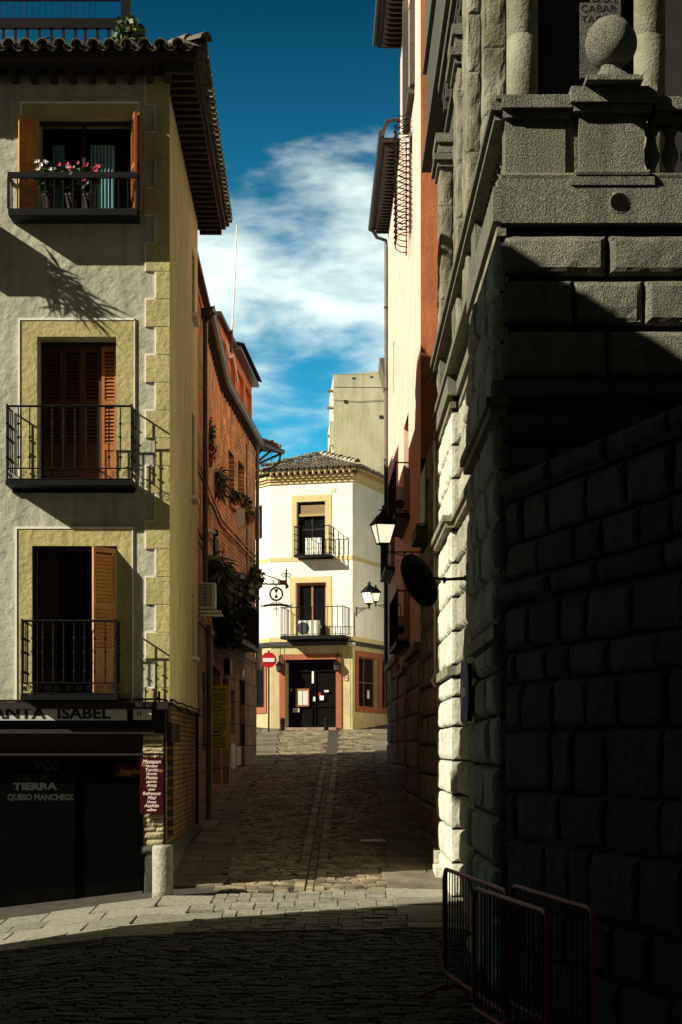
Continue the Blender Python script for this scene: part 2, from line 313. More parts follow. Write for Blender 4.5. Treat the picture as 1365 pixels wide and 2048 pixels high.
def louvre_leaf(mb, fr, u0, u1, z0, z1, d, m=0, st=.05, th=.035, solid_below=None, pitch=.055, mid=True):
    a, b = min(u0, u1), max(u0, u1)
    fr.box(mb, a, a + st, z0, z1, d, d + th, m); fr.box(mb, b - st, b, z0, z1, d, d + th, m)
    fr.box(mb, a + st, b - st, z1 - .07, z1, d, d + th, m); fr.box(mb, a + st, b - st, z0, z0 + .09, d, d + th, m)
    lo = z0 + .09
    if solid_below:
        fr.box(mb, a + st, b - st, lo, solid_below - .04, d + .008, d + .02, m); fr.box(mb, a + st, b - st, solid_below - .04, solid_below + .04, d, d + th, m); lo = solid_below + .04
    hi = z1 - .07; mids = []
    if mid and hi - lo > 1: c = lo + (hi - lo) * .45; fr.box(mb, a + st, b - st, c - .03, c + .03, d, d + th, m); mids = [(lo, c - .03), (c + .03, hi)]
    else: mids = [(lo, hi)]
    for x, y in mids:
        z = x + .01
        while z < y - .03:
            p = [fr.p(a + st, z, d + .030), fr.p(b - st, z, d + .030), fr.p(b - st, z + .008, d + .030), fr.p(a + st, z + .008, d + .030),
                 fr.p(a + st, z + .035, d + .004), fr.p(b - st, z + .035, d + .004), fr.p(b - st, z + .043, d + .004), fr.p(a + st, z + .043, d + .004)]
            mb.add(p, [(0, 1, 2, 3), (4, 5, 1, 0), (3, 2, 6, 7), (7, 6, 5, 4)], m); z += pitch
def baluster(mb, p, h, r=.009, beads=True, m=0):
    pr = [(r, 0)]
    if beads:
        for c in (.18, .5, .72):
            pr += [(r, h * c - .022), (r * 2.3, h * c - .008), (r * 2.3, h * c + .008), (r, h * c + .022)]
    pr += [(r, h)]
    mb.lathe(pr, p, 6, m)
def balcony(fr, u0, u1, z0, h, depth, parent, spacing=.13, scroll=True, slab_t=.07, r=.009, legs=True, beads=True, slabmat=None):
    s = MB(); fr.box(s, u0 - .02, u1 + .02, z0 - slab_t, z0, 0.003, depth + .02)
    fr.box(s, u0, u1, z0 - slab_t - .05, z0 - slab_t, .003, .06)
    o = s.build('balcony', slabmat or M['iron'], parent)
    b = MB(); zb = z0 + (.16 if scroll else .06)
    def seg(ua, da, ub, db):
        for zz, t in ((z0 + h, .016), (zb, .010), (z0 + .012, .010)):
            A = fr.p(ua, zz, da); B = fr.p(ub, zz, db); b.tube([A, B], t, 4)
        ln = math.hypot(ub - ua, db - da); k = max(1, round(ln / spacing))
        for i in range(k + 1):
            t = i / k; q = fr.p(ua + (ub - ua) * t, zb, da + (db - da) * t); baluster(b, q, h - (zb - z0), r, beads)
            if scroll and i < k:
                c = fr.p(ua + (ub - ua) * (t + .5 / k), z0 + .085, da + (db - da) * (t + .5 / k)); pts = []
                du = (fr.u * (ub - ua) + fr.n * (db - da)).normalized()
                for j in range(13):
                    a = j / 12 * 3.4 * math.pi; rr = .05 * (1 - j / 15); pts.append(c + du * math.cos(a) * rr + Vector((0, 0, math.sin(a) * rr)))
                b.tube(pts, .005, 4)
    seg(u0, depth, u1, depth); seg(u0, .02, u0, depth); seg(u1, .02, u1, depth)
    for ua in (u0, u1): b.tube([fr.p(ua, z0, depth), fr.p(ua, z0 + h + .03, depth)], .016, 5)
    b.build('railing', M['iron'], o)
    return o
def barrel_row(mb, p0, p1, r, n=5, m=0, seg_len=.38, under=False, lift=.012):
    p0 = Vector(p0); p1 = Vector(p1); t = (p1 - p0); ln = t.length; t.normalize()
    side = t.cross(Vector((0, 0, 1))).normalized(); up = side.cross(t); k = max(1, int(ln / seg_len + .5))
    for i in range(k):
        a = p0 + t * (ln * i / k - .03); b = p0 + t * (ln * (i + 1) / k); vs = []
        j_ = random.uniform(-.006, .006); lf = lift * (1 + random.random())
        for q, rr, l_ in ((a, r * 1.06, lf), (b, r * .86, 0)):
            for z_ in (1.0, .84):
                for j in range(n + 1):
                    an = math.pi * j / n; s_ = -1 if under else 1
                    vs.append(q + side * (math.cos(an) * rr * z_ + j_) + up * (math.sin(an) * rr * z_ * s_ + l_))
        W = n + 1; fs = []
        for j in range(n):
            fs += [(j, j + 1, 2 * W + j + 1, 2 * W + j), (W + j, 3 * W + j, 3 * W + j + 1, W + j + 1), (j, W + j, W + j + 1, j + 1)]
        fs += [(0, 2 * W, 3 * W, W), (n, W + n, 3 * W + n, 2 * W + n)]
        mb.add(vs, fs, m)
def foliage(mb, c, r, n, size, mats=(0, 1), droop=0, seed=0, blade=False):
    rnd = random.Random(seed); c = Vector(c)
    for _ in range(n):
        d = Vector((rnd.gauss(0, 1), rnd.gauss(0, 1), rnd.gauss(0, 1))).normalized() * rnd.random() ** .45
        p = c + Vector((d.x * r[0], d.y * r[1], d.z * r[2]))
        a = Vector((rnd.uniform(-1, 1), rnd.uniform(-1, 1), rnd.uniform(-.9, .6) - droop)).normalized()
        b = a.cross(Vector((rnd.uniform(-1, 1), rnd.uniform(-1, 1), rnd.uniform(-1, 1)))).normalized()
        s = size * rnd.uniform(.6, 1.4); w_ = s * (.12 if blade else .42)
        if blade: s *= 2.2
        mb.add([p, p + a * s * .5 + b * w_, p + a * s + Vector((0, 0, -.15 * s)), p + a * s * .5 - b * w_], [(0, 1, 2, 3)], rnd.choice(mats))
def text(mb, s, fr, u, z, d, size, m=0, shear=0, align='LEFT', sx=1.0, thick=0.0, ext=.004, bold=0.0):
    cu = bpy.data.curves.new('t', 'FONT'); cu.body = s; cu.size = size; cu.shear = shear; cu.align_x = align; cu.offset = bold; cu.resolution_u = 3
    ob = bpy.data.objects.new('t', cu); me = bpy.data.meshes.new_from_object(ob)
    if me and len(me.vertices):
        vs = [fr.p(u + v.co.x * sx, z + v.co.y, d) for v in me.vertices]
        mb.add(vs, [tuple(p.vertices) for p in me.polygons], m)
    bpy.data.objects.remove(ob); bpy.data.curves.remove(cu)
    if me: bpy.data.meshes.remove(me)
def window_unit(fr, u0, u1, z0, z1, d, parent, frame=M['darkwood'], pane=M['glass'], bars=(1, 2), t=.05, name='window'):
    f = MB(); fr.box(f, u0, u0 + t, z0, z1, d, d + .05); fr.box(f, u1 - t, u1, z0, z1, d, d + .05)
    fr.box(f, u0 + t, u1 - t, z1 - t, z1, d, d + .05); fr.box(f, u0 + t, u1 - t, z0, z0 + t, d, d + .05)
    for i in range(1, bars[0] + 1):
        c = u0 + (u1 - u0) * i / (bars[0] + 1); fr.box(f, c - t * .4, c + t * .4, z0 + t, z1 - t, d + .002, d + .046)
    for i in range(1, bars[1] + 1):
        c = z0 + (z1 - z0) * i / (bars[1] + 1); fr.box(f, u0 + t, u1 - t, c - t * .3, c + t * .3, d + .006, d + .04)
    o = f.build(name, frame, parent)
    p = MB(); p.add([fr.p(u0 + t * .5, z0 + t * .5, d + .012), fr.p(u1 - t * .5, z0 + t * .5, d + .012), fr.p(u1 - t * .5, z1 - t * .5, d + .012), fr.p(u0 + t * .5, z1 - t * .5, d + .012)], [(0, 1, 2, 3)])
    p.build('pane', pane, o); return o
def body(parent, pts, z0, z1, m, name='wall_core'):      # closed solid that fills a building behind its wall faces
    mb = MB(); n = len(pts)
    mb.add([(x, y, z0) for x, y in pts] + [(x, y, z1) for x, y in pts], [tuple(range(n))[::-1], tuple(range(n, 2 * n))] + [(i, (i + 1) % n, n + (i + 1) % n, n + i) for i in range(n)])
    return mb.build(name, m, parent)
# ================================================================== THE GROUND
def sheet(name, x0, x1, y0, y1, nx, ny, m, lift=0.0, bump=0.0):
    mb = MB(); vs = []
    for j in range(ny + 1):
        for i in range(nx + 1):
            x = x0 + (x1 - x0) * i / nx; y = y0 + (y1 - y0) * j / ny
            vs.append((x, y, gz(x, y) + lift + noise.noise(Vector((x * .7, y * .7, 0))) * bump))
    W = nx + 1
    mb.add(vs, [(j * W + i, j * W + i + 1, (j + 1) * W + i + 1, (j + 1) * W + i) for j in range(ny) for i in range(nx)])
    return mb
mb = MB(); xs = [-400, -60, -12, -8, -6, -5, -4, -3, -2.4, -1.2, 0, 1, 2, 3, 6, 20, 60, 400]; ys = [-300, -60, 0, 10, 15, 18, 20, 21.5, 23, 24, 25, 26.5, 28, 31, 35, 39, 43, 47, 52, 57, 62, 66, 72, 80, 120, 400, 900]
mb.add([(x, y, gz(x, y) - .02) for y in ys for x in xs], [(j * len(xs) + i, j * len(xs) + i + 1, (j + 1) * len(xs) + i + 1, (j + 1) * len(xs) + i) for j in range(len(ys) - 1) for i in range(len(xs) - 1)])
mb.build('ground', M['earth'], kind='structure', loc=(0, 0, 0))
RW = [(15, 1.6), (26.6, 1.62), (28, 1.60), (32, 1.50), (36, 1.42), (47, 1.26), (62, 2.6)]; LW = [(15, -4.5), (24.5, -4.4), (24.6, -2.40), (31.2, -2.55), (39.2, -2.72), (47, -2.33), (53, -4.2), (62, -3.2)]
def interp(T, y):
    for (a, xa), (b, xb) in zip(T, T[1:]):
        if y <= b: return xa + (xb - xa) * (y - a) / (b - a)
    return T[-1][1]
def stone(mb, x0, x1, y0, y1, h, rnd, in_=.008, top=.80, m=0):
    t = [rnd.uniform(-.3, 1) * .012 for _ in range(4)]; j = lambda: rnd.uniform(-1, 1) * .006
    P = [(x0 + in_, y0 + in_), (x1 - in_, y0 + in_), (x1 - in_, y1 - in_), (x0 + in_, y1 - in_)]
    P = [(a + j(), b + j()) for a, b in P]; cx = (x0 + x1) / 2; cy = (y0 + y1) / 2
    Q = [(cx + (a - cx) * top, cy + (b - cy) * top) for a, b in P]
    mb.add([(a, b, gz(a, b) - .018) for a, b in P] + [(a, b, gz(a, b) - .018 + h * .75) for a, b in P] + [(a, b, gz(a, b) - .018 + h + t[i]) for i, (a, b) in enumerate(Q)],
           [(0, 1, 5, 4), (1, 2, 6, 5), (2, 3, 7, 6), (3, 0, 4, 7), (4, 5, 9, 8), (5, 6, 10, 9), (6, 7, 11, 10), (7, 4, 8, 11), (8, 9, 10, 11)], m)
# cobbles climbing the lane
rnd = random.Random(3); mb = MB(); y = 24.35
def pave_right(y): return interp([(15, .55), (24, .60), (27, .66), (30, .74), (38, .80), (46, .9), (62, 1.1)], y)
def pave_left(y): return interp([(15, -1.5), (27, -1.75), (34, -1.95), (40, -2.1), (47, -1.75), (53, -1.9), (62, -2.2)], y)
while y < 61.8:
    dy = rnd.uniform(.095, .125) * (1 if y < 45 else 1.4); x = pave_left(y) + rnd.uniform(-.1, .05); xr = pave_right(y)
    while x < xr:
        dx = rnd.uniform(.12, .25)
        if not (-.66 < x + dx / 2 + (y - 25) * -.006 < -.22):
            yo = rnd.uniform(-.012, .012); stone(mb, x, x + dx, y + yo, y + dy + yo, rnd.uniform(.018, .036), rnd)
        x += dx
    y += dy
mb.build('cobbled_street', M['cobble'], kind='structure', loc=(0, 0, 0))
mb = MB()       # two lines of long stones down the middle, a drain channel
y = 24.4
while y < 50:
    dy = rnd.uniform(.28, .5); o = (y - 25) * .006
    for a, b in ((-.66, -.50), (-.38, -.22)):
        stone(mb, a + o, b + o, y, y + dy, .030, rnd, top=.94)
    q = y
    while q < y + dy: stone(mb, -.50 + o, -.38 + o, q, q + .12, .012, rnd); q += .12
    y += dy
mb.build('channel', M['cobble'], kind='structure', loc=(0, 0, 0))
# pavement slabs beside the walls
mb = MB(); y = 24.5; k = 0
while y < 61:
    dy = rnd.uniform(.42, .85); k += 1; a = pave_right(y) + rnd.uniform(-.06, .06); b = interp(RW, y) + .1; cuts = [a, b] if k % 3 else [a, a + (b - a) * rnd.uniform(.35, .65), b]
    for p, q in zip(cuts, cuts[1:]): stone(mb, p, q, y, y + dy, rnd.uniform(.045, .06), rnd, top=.975)
    y += dy
y = 24.8
while y < 61:
    dy = rnd.uniform(.5, 1.0); a = interp(LW, y) - .1; b = pave_left(y) + rnd.uniform(-.05, .08)
    for p, q in ([(a, b)] if rnd.random() < .5 else [(a, (a + b) / 2), ((a + b) / 2, b)]): stone(mb, p, q, y, y + dy, rnd.uniform(.04, .055), rnd, top=.975)
    y += dy
mb.build('pavement', M['slab_d'], kind='structure', loc=(0, 0, 0))
# broad granite slabs where the plaza meets the lane
mb = MB(); rows = [20.6, 21.3, 22.0, 22.75, 23.5, 24.3]
for a, b in zip(rows, rows[1:]):
    x = -8.5 + rnd.uniform(0, .5)
    while x < 1.9:
        dx = rnd.uniform(.35, 1.15)
        if -2.3 < x < .6:
            dx = rnd.uniform(.14, .34); q_ = a; 
            while q_ < b - .03: h_ = min(rnd.uniform(.11, .2), b - q_); stone(mb, x, x + dx, q_ + x * .19, q_ + h_ + x * .19, rnd.uniform(.030, .048), rnd, in_=.004, top=.95); q_ += h_
            x += dx; continue
        stone(mb, x, x + dx, a + x * .19 + rnd.uniform(-.03, .03), b + x * .19 + rnd.uniform(-.03, .03), rnd.uniform(.035, .052), rnd, in_=.006, top=.98); x += dx
mb2 = mb; mb2.build('crossing_slabs', M['slab'], kind='structure', loc=(0, 0, 0))
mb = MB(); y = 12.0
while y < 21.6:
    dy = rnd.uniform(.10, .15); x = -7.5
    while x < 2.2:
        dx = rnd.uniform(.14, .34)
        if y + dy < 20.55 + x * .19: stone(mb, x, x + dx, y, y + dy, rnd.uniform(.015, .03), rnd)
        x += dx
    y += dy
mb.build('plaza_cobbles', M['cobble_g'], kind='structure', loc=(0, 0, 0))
# drain grate
mb = MB(); gy = 29.7; z = gz(.5, gy) + .06
for i in range(13):
    x = .345 + i * .030; mb.box(x, x + .016, gy - .085, gy + .085, z - .01, z + .012)
mb.box(.33, .75, gy - .10, gy - .085, z - .012, z + .014); mb.box(.33, .75, gy + .085, gy + .10, z - .012, z + .014)
mb.build('drain_grate', M['signwhite'], label='pale slotted drain grate set in the cobbles near the right pavement', cat='drain')

# ================================================================== LEFT CORNER BUILDING (plaster, quoins, balconies)
FY = 24.6; A = Fr(-2.44, FY, 1, 0); S = Fr(-2.44, FY, -.0177, 1)
lb = thing('corner_house', 'cream plastered corner house on the left with ochre quoins, balconies and a dark shop below', 'house', (-2.44, FY, gz(-2.44, FY)))
body(lb, [(-9, FY + .45), (-2.95, FY + .45), (-3.05, 31.2), (-9, 31.2)], -1, 11.5, M['black'])
ux = A.U; 
def zA(py): return A.Z(340, py)
w3 = (ux(76), ux(272), zA(432), zA(236)); w2 = (ux(75), ux(233), zA(969), zA(674)); w1 = (ux(65), ux(235), zA(1391), zA(1092))
mb = MB(); A.wall(mb, -6.6, 0, 2.80, 11.7, [w3, w2, w1], rev=.44)
mb.build('front_wall', M['plaster'], lb)
# raking side wall with three slit openings
def YS(px): k = (px - CX) / F; return S.U(px)
sw = [(5.1, 5.75, 3.72, 4.78), (5.1, 5.75, 6.45, 7.87), (5.15, 5.8, 9.55, 10.65)]
mb = MB(); S.wall(mb, 0, 6.62, 2.80, 11.6, sw, rev=.18)
mb.add([S.p(6.62, 2.8, 0), S.p(6.62, 11.6, 0), S.p(6.62, 11.6, -.7), S.p(6.62, 2.8, -.7)], [(0, 1, 2, 3)])
mb.build('side_wall', M['ochre_side'], lb)
for a, b, c, d in sw:
    o = window_unit(S, a, b, c, d, -.16, lb, bars=(0, 1)); q = MB(); S.box(q, a - .05, b + .08, c - .06, c, -.15, .09); q.build('sill', M['cream'], o)
# quoins with raised white outlines
q1 = MB(); q2 = MB(); y = 156; k = 0
while y < 1400:
    a = 293 if k % 2 == 0 else 313; y1 = min(y + 53.5, 1403)
    off = (340 - 343) * 0
    A.box(q2, ux(a - 3), ux(338), zA(y1 + .5), zA(y - 3), .002, .022)
    A.box(q1, ux(a), ux(340.2), zA(y1), zA(y), .003, .030)
    S.box(q1, .002, .10 if k % 2 else .17, zA(y1), zA(y), .002, .012)
    y += 55.5; k += 1
q2.build('quoin_outline', M['white'], lb); q1.build('quoins', M['ochre'], lb)
def surround(px0, px1, py0, py1, hole, lit):
    b = MB(); u0, u1, z1, z0 = ux(px0), ux(px1), zA(py0), zA(py1)
    for h in ((u0, hole[0], z0, z1), (hole[1], u1, z0, z1), (hole[0], hole[1], hole[3], z1)): A.box(b, h[0], h[1], h[2], h[3], .002, .020)
    o = b.build('window_surround', M['ochre'], lb); c = MB()
    t = .028
    A.box(c, u0 - t, u0, z0, z1 + t, .002, .032); A.box(c, u0, u1, z1, z1 + t, .002, .032); A.box(c, u1, u1 + .012, z0, z1 + t, .002, .026)
    c.build('painted_outline', M['white'], o); return o
surround(45, 277, 208, 442, w3, 0); surround(41, 269, 641, 967, w2, 1); surround(35, 265, 1058, 1403, w1, 1)
# first-floor opening: dark room, right leaf folded into the light
b = MB(); A.box(b, w1[0], w1[0] + .05, w1[2], w1[3], -.12, -.06); A.box(b, w1[0], w1[1], w1[3] - .06, w1[3], -.12, -.06); A.box(b, w1[0] + .05, w1[0] + .30, w1[2], w1[3] - .06, -.28, -.25)
A.box(b, w1[1] - .04, w1[1], w1[2], w1[3] - .06, -.12, -.06)
o = b.build('window', M['darkwood'], lb)
an = R(134); F1 = Fr(A.p(w1[1] - .01, 0, .02).x, FY - .02, math.cos(an), -math.sin(an)); q = MB(); louvre_leaf(q, F1, 0, .40, w1[2] + .03, w1[3] - .04, 0, st=.04, solid_below=w1[2] + .62, pitch=.052); q.build('shutter', M['wood_y'], o)
# second floor: four louvred leaves
o = None
b = MB(); A.box(b, w2[0], w2[1], w2[3] - .06, w2[3], -.42, -.32); A.box(b, w2[0], w2[0] + .04, w2[2], w2[3] - .06, -.42, -.32); A.box(b, w2[1] - .035, w2[1], w2[2], w2[3] - .06, -.42, -.32)
o = b.build('window', M['darkwood'], lb)
for a, c, dd in ((78, 118, -.40), (118, 158, -.40), (158, 195, -.40), (197, 229, -.36)):
    q = MB(); louvre_leaf(q, A, ux(a), ux(c), w2[2] + .02, w2[3] - .06, dd, st=.045, solid_below=w2[2] + .58, pitch=.052); q.build('shutter', M['wood'] if a == 197 else M['wood_shade'], o)  # left leaves carry their shade in the wood colour
# top floor: shutters thrown open, curtains behind
b = MB(); A.box(b, ux(162), ux(168), w3[2], w3[3], -.2, -.15); A.box(b, w3[0], w3[1], w3[3] - .05, w3[3], -.2, -.14)
o = b.build('window', M['darkwood'], lb)
for a, c in ((100, 124), (176, 226)):
    vs = []; n = 40; 
    for i in range(n + 1):
        u = ux(a) + (ux(c) - ux(a)) * i / n; d = -.26 + math.sin(i * 1.1) * .02
        vs += [A.p(u, w3[2], d), A.p(u, zA(278), d * .99)]
    q = MB(); q.add(vs, [(2 * i, 2 * i + 2, 2 * i + 3, 2 * i + 1) for i in range(n)]); q.build('curtain', M['curtain'], o, smooth=True)
for px, ang, ln in ((76, 148, .27), (271, 62, .26), (268, 74, .30)):
    an = R(ang); F2 = Fr(A.p(ux(px), 0, .02).x, FY - .03, math.cos(an), -math.sin(an))
    q = MB(); louvre_leaf(q, F2, 0, ln, w3[2] + .02, w3[3] - .02, 0, st=.035, pitch=.05); q.build('shutter', M['wood_y'] if px < 100 else M['wood'], o)
balcony(A, ux(55), ux(239), w1[2], 1.02, .40, lb, spacing=.137, r=.0085)
balcony(A, ux(26), ux(271), w2[2], 1.02, .42, lb, spacing=.153, r=.009)
# the window box balcony at the top: flat bars, heavy rail
s_ = MB(); z0 = w3[2] - .02; A.box(s_, ux(28), ux(281), z0 - .09, z0, .003, .42); o = s_.build('balcony', M['iron'], lb)
b = MB(); A.box(b, ux(27), ux(282), z0 + .42, z0 + .50, .38, .43)
for u in (ux(28), ux(281)): A.box(b, u - .012, u + .012, z0 + .43, z0 + .49, .003, .38); A.box(b, u - .015, u + .015, z0, z0 + .42, .39, .42)
for i in range(15):
    u = ux(28) + (ux(281) - ux(28)) * i / 14; A.box(b, u - .007, u + .007, z0, z0 + .42, .398, .412)
for i in range(1, 4):
    for u in (ux(28), ux(281)): A.box(b, u - .006, u + .006, z0, z0 + .43, .1 * i, .1 * i + .012)
b.build('railing', M['iron'], o)
# eaves, corbels and tiles
EZ = 11.62; mb = MB()
ef = [(-9, FY - .62), (-1.98, FY - .62), (-2.10, 31.95), (-9, 31.95)]
mb.add([(x, y, EZ) for x, y in ef] + [(x, y, EZ + .09) for x, y in ef], [(0, 1, 2, 3), (4, 5, 6, 7), (0, 1, 5, 4), (1, 2, 6, 5), (2, 3, 7, 6)])
y = FY - .45
while y < 31.8:
    S.box(mb, y - FY, y - FY + .09, EZ - .14, EZ - .003, .002, .40); y += .27
x = -6.5
while x < -2.2: mb.box(x, x + .09, FY - .36, FY - .003, EZ - .14, EZ - .003); x += .27
mb.build('eave', M['darkwood'], lb)
mb = MB(); z = EZ + .12; x = -6.6
while x < -2.05:
    barrel_row(mb, (x, FY - .72, z), (x, FY + .35, z + .30), .085); barrel_row(mb, (x + .115, FY - .68, z + .02), (x + .115, FY + .35, z + .32), .085, under=True); x += .23
y = FY - .55
while y < 31.95:
    t = min(1.25, .30 + (y - FY + .55) * .9); xo = -1.90 - .0177 * (y - FY)
    barrel_row(mb, (xo, y, z), (xo - t, y, z + .29 * t), .085); barrel_row(mb, (xo - .04, y + .115, z + .02), (xo - t, y + .115, z + .29 * t), .085, under=True); y += .23
barrel_row(mb, (-1.86, FY - .74, z + .06), (-2.35, FY - .22, z + .20), .10)
mb.build('tile_roof', M['tile_d'], lb)
mb = MB(); mb.add([(-9, FY - .6, EZ + .1), (-2.0, FY - .6, EZ + .1), (-2.12, 31.9, EZ + .1), (-9, 31.9, EZ + .1), (-9, FY + .5, EZ + .38), (-3.1, FY + .5, EZ + .38), (-3.2, 30.9, EZ + .38), (-9, 30.9, EZ + .38)], [(0, 1, 5, 4), (1, 2, 6, 5), (2, 3, 7, 6), (4, 5, 6, 7)])
mb.build('roof_deck', M['tile_u'], lb)
# roof terrace railing and trellis
T = Fr(-2.44, FY + .55, 1, 0); b = MB(); zt = EZ + .35
for px in (8, 32, 56, 80, 104, 128, 152, 172, 196, 218, 241): u = T.U(px); T.box(b, u - .02, u + .02, zt, zt + .62, 0, .03)
T.box(b, -6.6, T.U(262), zt + .52, zt + .66, -.02, .05); T.box(b, -6.6, T.U(262), zt + .92, zt + .96, -.01, .03); T.box(b, T.U(243), T.U(262), zt - .1, zt + 1.3, -.02, .06)
for i in range(60):
    u = -6.4 + i * .09
    if u < T.U(260): T.box(b, u, u + .008, zt + .66, zt + .92, 0, .01)
for px in (99,):
    c = T.p(T.U(px), zt + .3, .02); pts = [c + Vector((math.cos(a * .5) * .09, 0, math.sin(a * .5) * .09)) for a in range(14)]; b.tube(pts, .012, 4)
b.build('terrace_railing', M['iron'], lb)
# shop front: fascia, sign, recessed darkness, stone pillar
mb = MB(); A.box(mb, -6.6, .02, 2.70, 2.80, -.3, .16); A.box(mb, -6.6, ux(310), 2.36, 2.42, -.2, .10); A.box(mb, -6.6, ux(284), 2.05, 2.36, -.25, -.10)
A.box(mb, -6.6, 0, 2.42, 2.70, -.5, -.06); A.box(mb, -6.6, ux(285), -.6, 2.05, -1.9, -1.85)
mb.build('shop_fascia', M['darkwood'], lb)
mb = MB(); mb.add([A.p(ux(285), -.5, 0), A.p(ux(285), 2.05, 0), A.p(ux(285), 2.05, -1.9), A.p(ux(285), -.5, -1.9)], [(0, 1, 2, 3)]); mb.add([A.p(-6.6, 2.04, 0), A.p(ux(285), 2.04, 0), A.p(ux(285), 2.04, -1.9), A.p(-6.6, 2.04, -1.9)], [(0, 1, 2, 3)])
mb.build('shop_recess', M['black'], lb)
mb = MB(); A.box(mb, ux(0) - 1.9, ux(282), -.6, 2.04, -.30, -.28); A.box(mb, ux(142), ux(146), -.4, 1.85, -.27, -.22); o = mb.build('shop_window', M['shopglass'], lb)
t_ = MB()
text(t_, 'VOS', A, ux(62), zA(1540), -.270, .19, sx=1.0, bold=.008); text(t_, 'DE LA', A, ux(28), zA(1562), -.270, .12, sx=1.35, bold=.006); text(t_, 'TIERRA', A, ux(20), zA(1580), -.270, .14, sx=1.35, bold=.008)
text(t_, 'QUESO MANCHEGO', A, ux(8), zA(1601), -.270, .115, sx=.92, bold=.005); t_.build('lettering', M['letter_g'], o)
mb = MB(); A.box(mb, ux(-60), ux(256), zA(1441), zA(1413), .085, .098); o = mb.build('street_name_sign', M['signgrey'], lb)
t_ = MB(); text(t_, 'SANTA', A, ux(-31), zA(1437), .102, .215, sx=1.28, bold=.007); t_.build('lettering', M['letter_k'], o); t_ = MB(); text(t_, 'ISABEL', A, ux(116), zA(1437), .102, .215, sx=1.20, bold=.007); t_.build('lettering', M['letter_k'], o)
mb = MB(); A.box(mb, ux(269), ux(305), zA(1440), zA(1412), .108, .12); o = mb.build('small_plaque', M['signgrey'], lb)
t_ = MB(); text(t_, 'H', A, ux(276), zA(1432), .124, .09, bold=.003); t_.build('lettering', M['letter_k'], o)
# pillar of coursed stone
mb = MB(); rnd = random.Random(5); z = zA(1692)
A.box(mb, ux(287), ux(327), -.5, 2.36, -.45, -.035)
while z < 2.34:
    h = rnd.uniform(.06, .11); cuts = [ux(285), ux(285) + rnd.uniform(.1, .2), ux(328.5)] if rnd.random() < .7 else [ux(285), ux(328.5)]
    for a, c in zip(cuts, cuts[1:]): rblock(mb, A, a, c, z, min(z + h, 2.36), -.03, .022, g=.006, seed=rnd.random() * 30)
    z += h
mb.build('pillar', M['stack'], lb)
mb = MB(); rblock(mb, A, ux(283), ux(330), zA(1708), zA(1691), -.02, .05, g=.003); rblock(mb, A, ux(285), ux(328), -.3, zA(1709), -.03, .03, g=.003)
A.box(mb, ux(285), ux(328), -.4, zA(1709), -.4, -.04); mb.build('pillar_plinth', M['granite_d'], lb)
# side ground floor: brick with a doorway, granite ledge, wooden lintel
dr = (.35, 1.45, .86, 2.24)
mb = MB(); S.wall(mb, .02, 6.62, .78, 2.80, [dr], d=-.03, rev=.35); mb.build('side_brick_wall', M['brick_y'], lb)
mb = MB(); S.box(mb, .02, 6.6, -.4, .66, -.2, -.02); mb.build('side_plinth', M['pinkstone'], lb)
mb = MB(); S.box(mb, -.02, 6.7, .66, .80, -.2, .07); mb.build('ledge', M['granite_d'], lb)
mb = MB(); S.box(mb, .10, 1.75, 2.24, 2.52, -.1, .05); mb.build('lintel', M['darkwood'], lb)
mb = MB(); S.box(mb, dr[0], dr[1], dr[2], dr[3], -.36, -.33); mb.build('side_window', M['glass'], lb)
mb = MB()
pts = [S.p(.0, 2.78, .05)] + [S.p(i * .66, 2.76 + math.sin(i * 1.7) * .02, .04) for i in range(1, 11)]; mb.tube(pts, .022, 5)
pts = [S.p(.0, 2.84, .06)] + [S.p(i * .66, 2.83 + math.sin(i * 2.3) * .015, .05) for i in range(1, 11)]; mb.tube(pts, .014, 5)
A.box(mb, -.12, -.09, 2.72, 2.95, .10, .13); mb.tube([A.p(-6.5, 2.83, .12), A.p(-3, 2.81, .12), A.p(-.1, 2.84, .12), S.p(.05, 2.82, .06)], .016, 5)
mb.build('cable_run', M['iron'], lb)
# balcony boxes beyond the left edge of the view: they throw the feathery shadow on the wall
nb = thing('planted_window_box', 'dark window box with plants on the left house front just outside the view', 'window box', A.p(-3.3, 9.15, .3))
mb = MB(); A.box(mb, -3.3, -2.75, 9.2, 9.75, .003, .50); mb.build('box', M['iron'], nb)
mb = MB(); foliage(mb, A.p(-2.95, 9.55, .65), (.25, .25, .22), 300, .12, (0, 1), seed=4, blade=True); mb.build('plant', [M['leaf'], M['leaf_l']], nb)

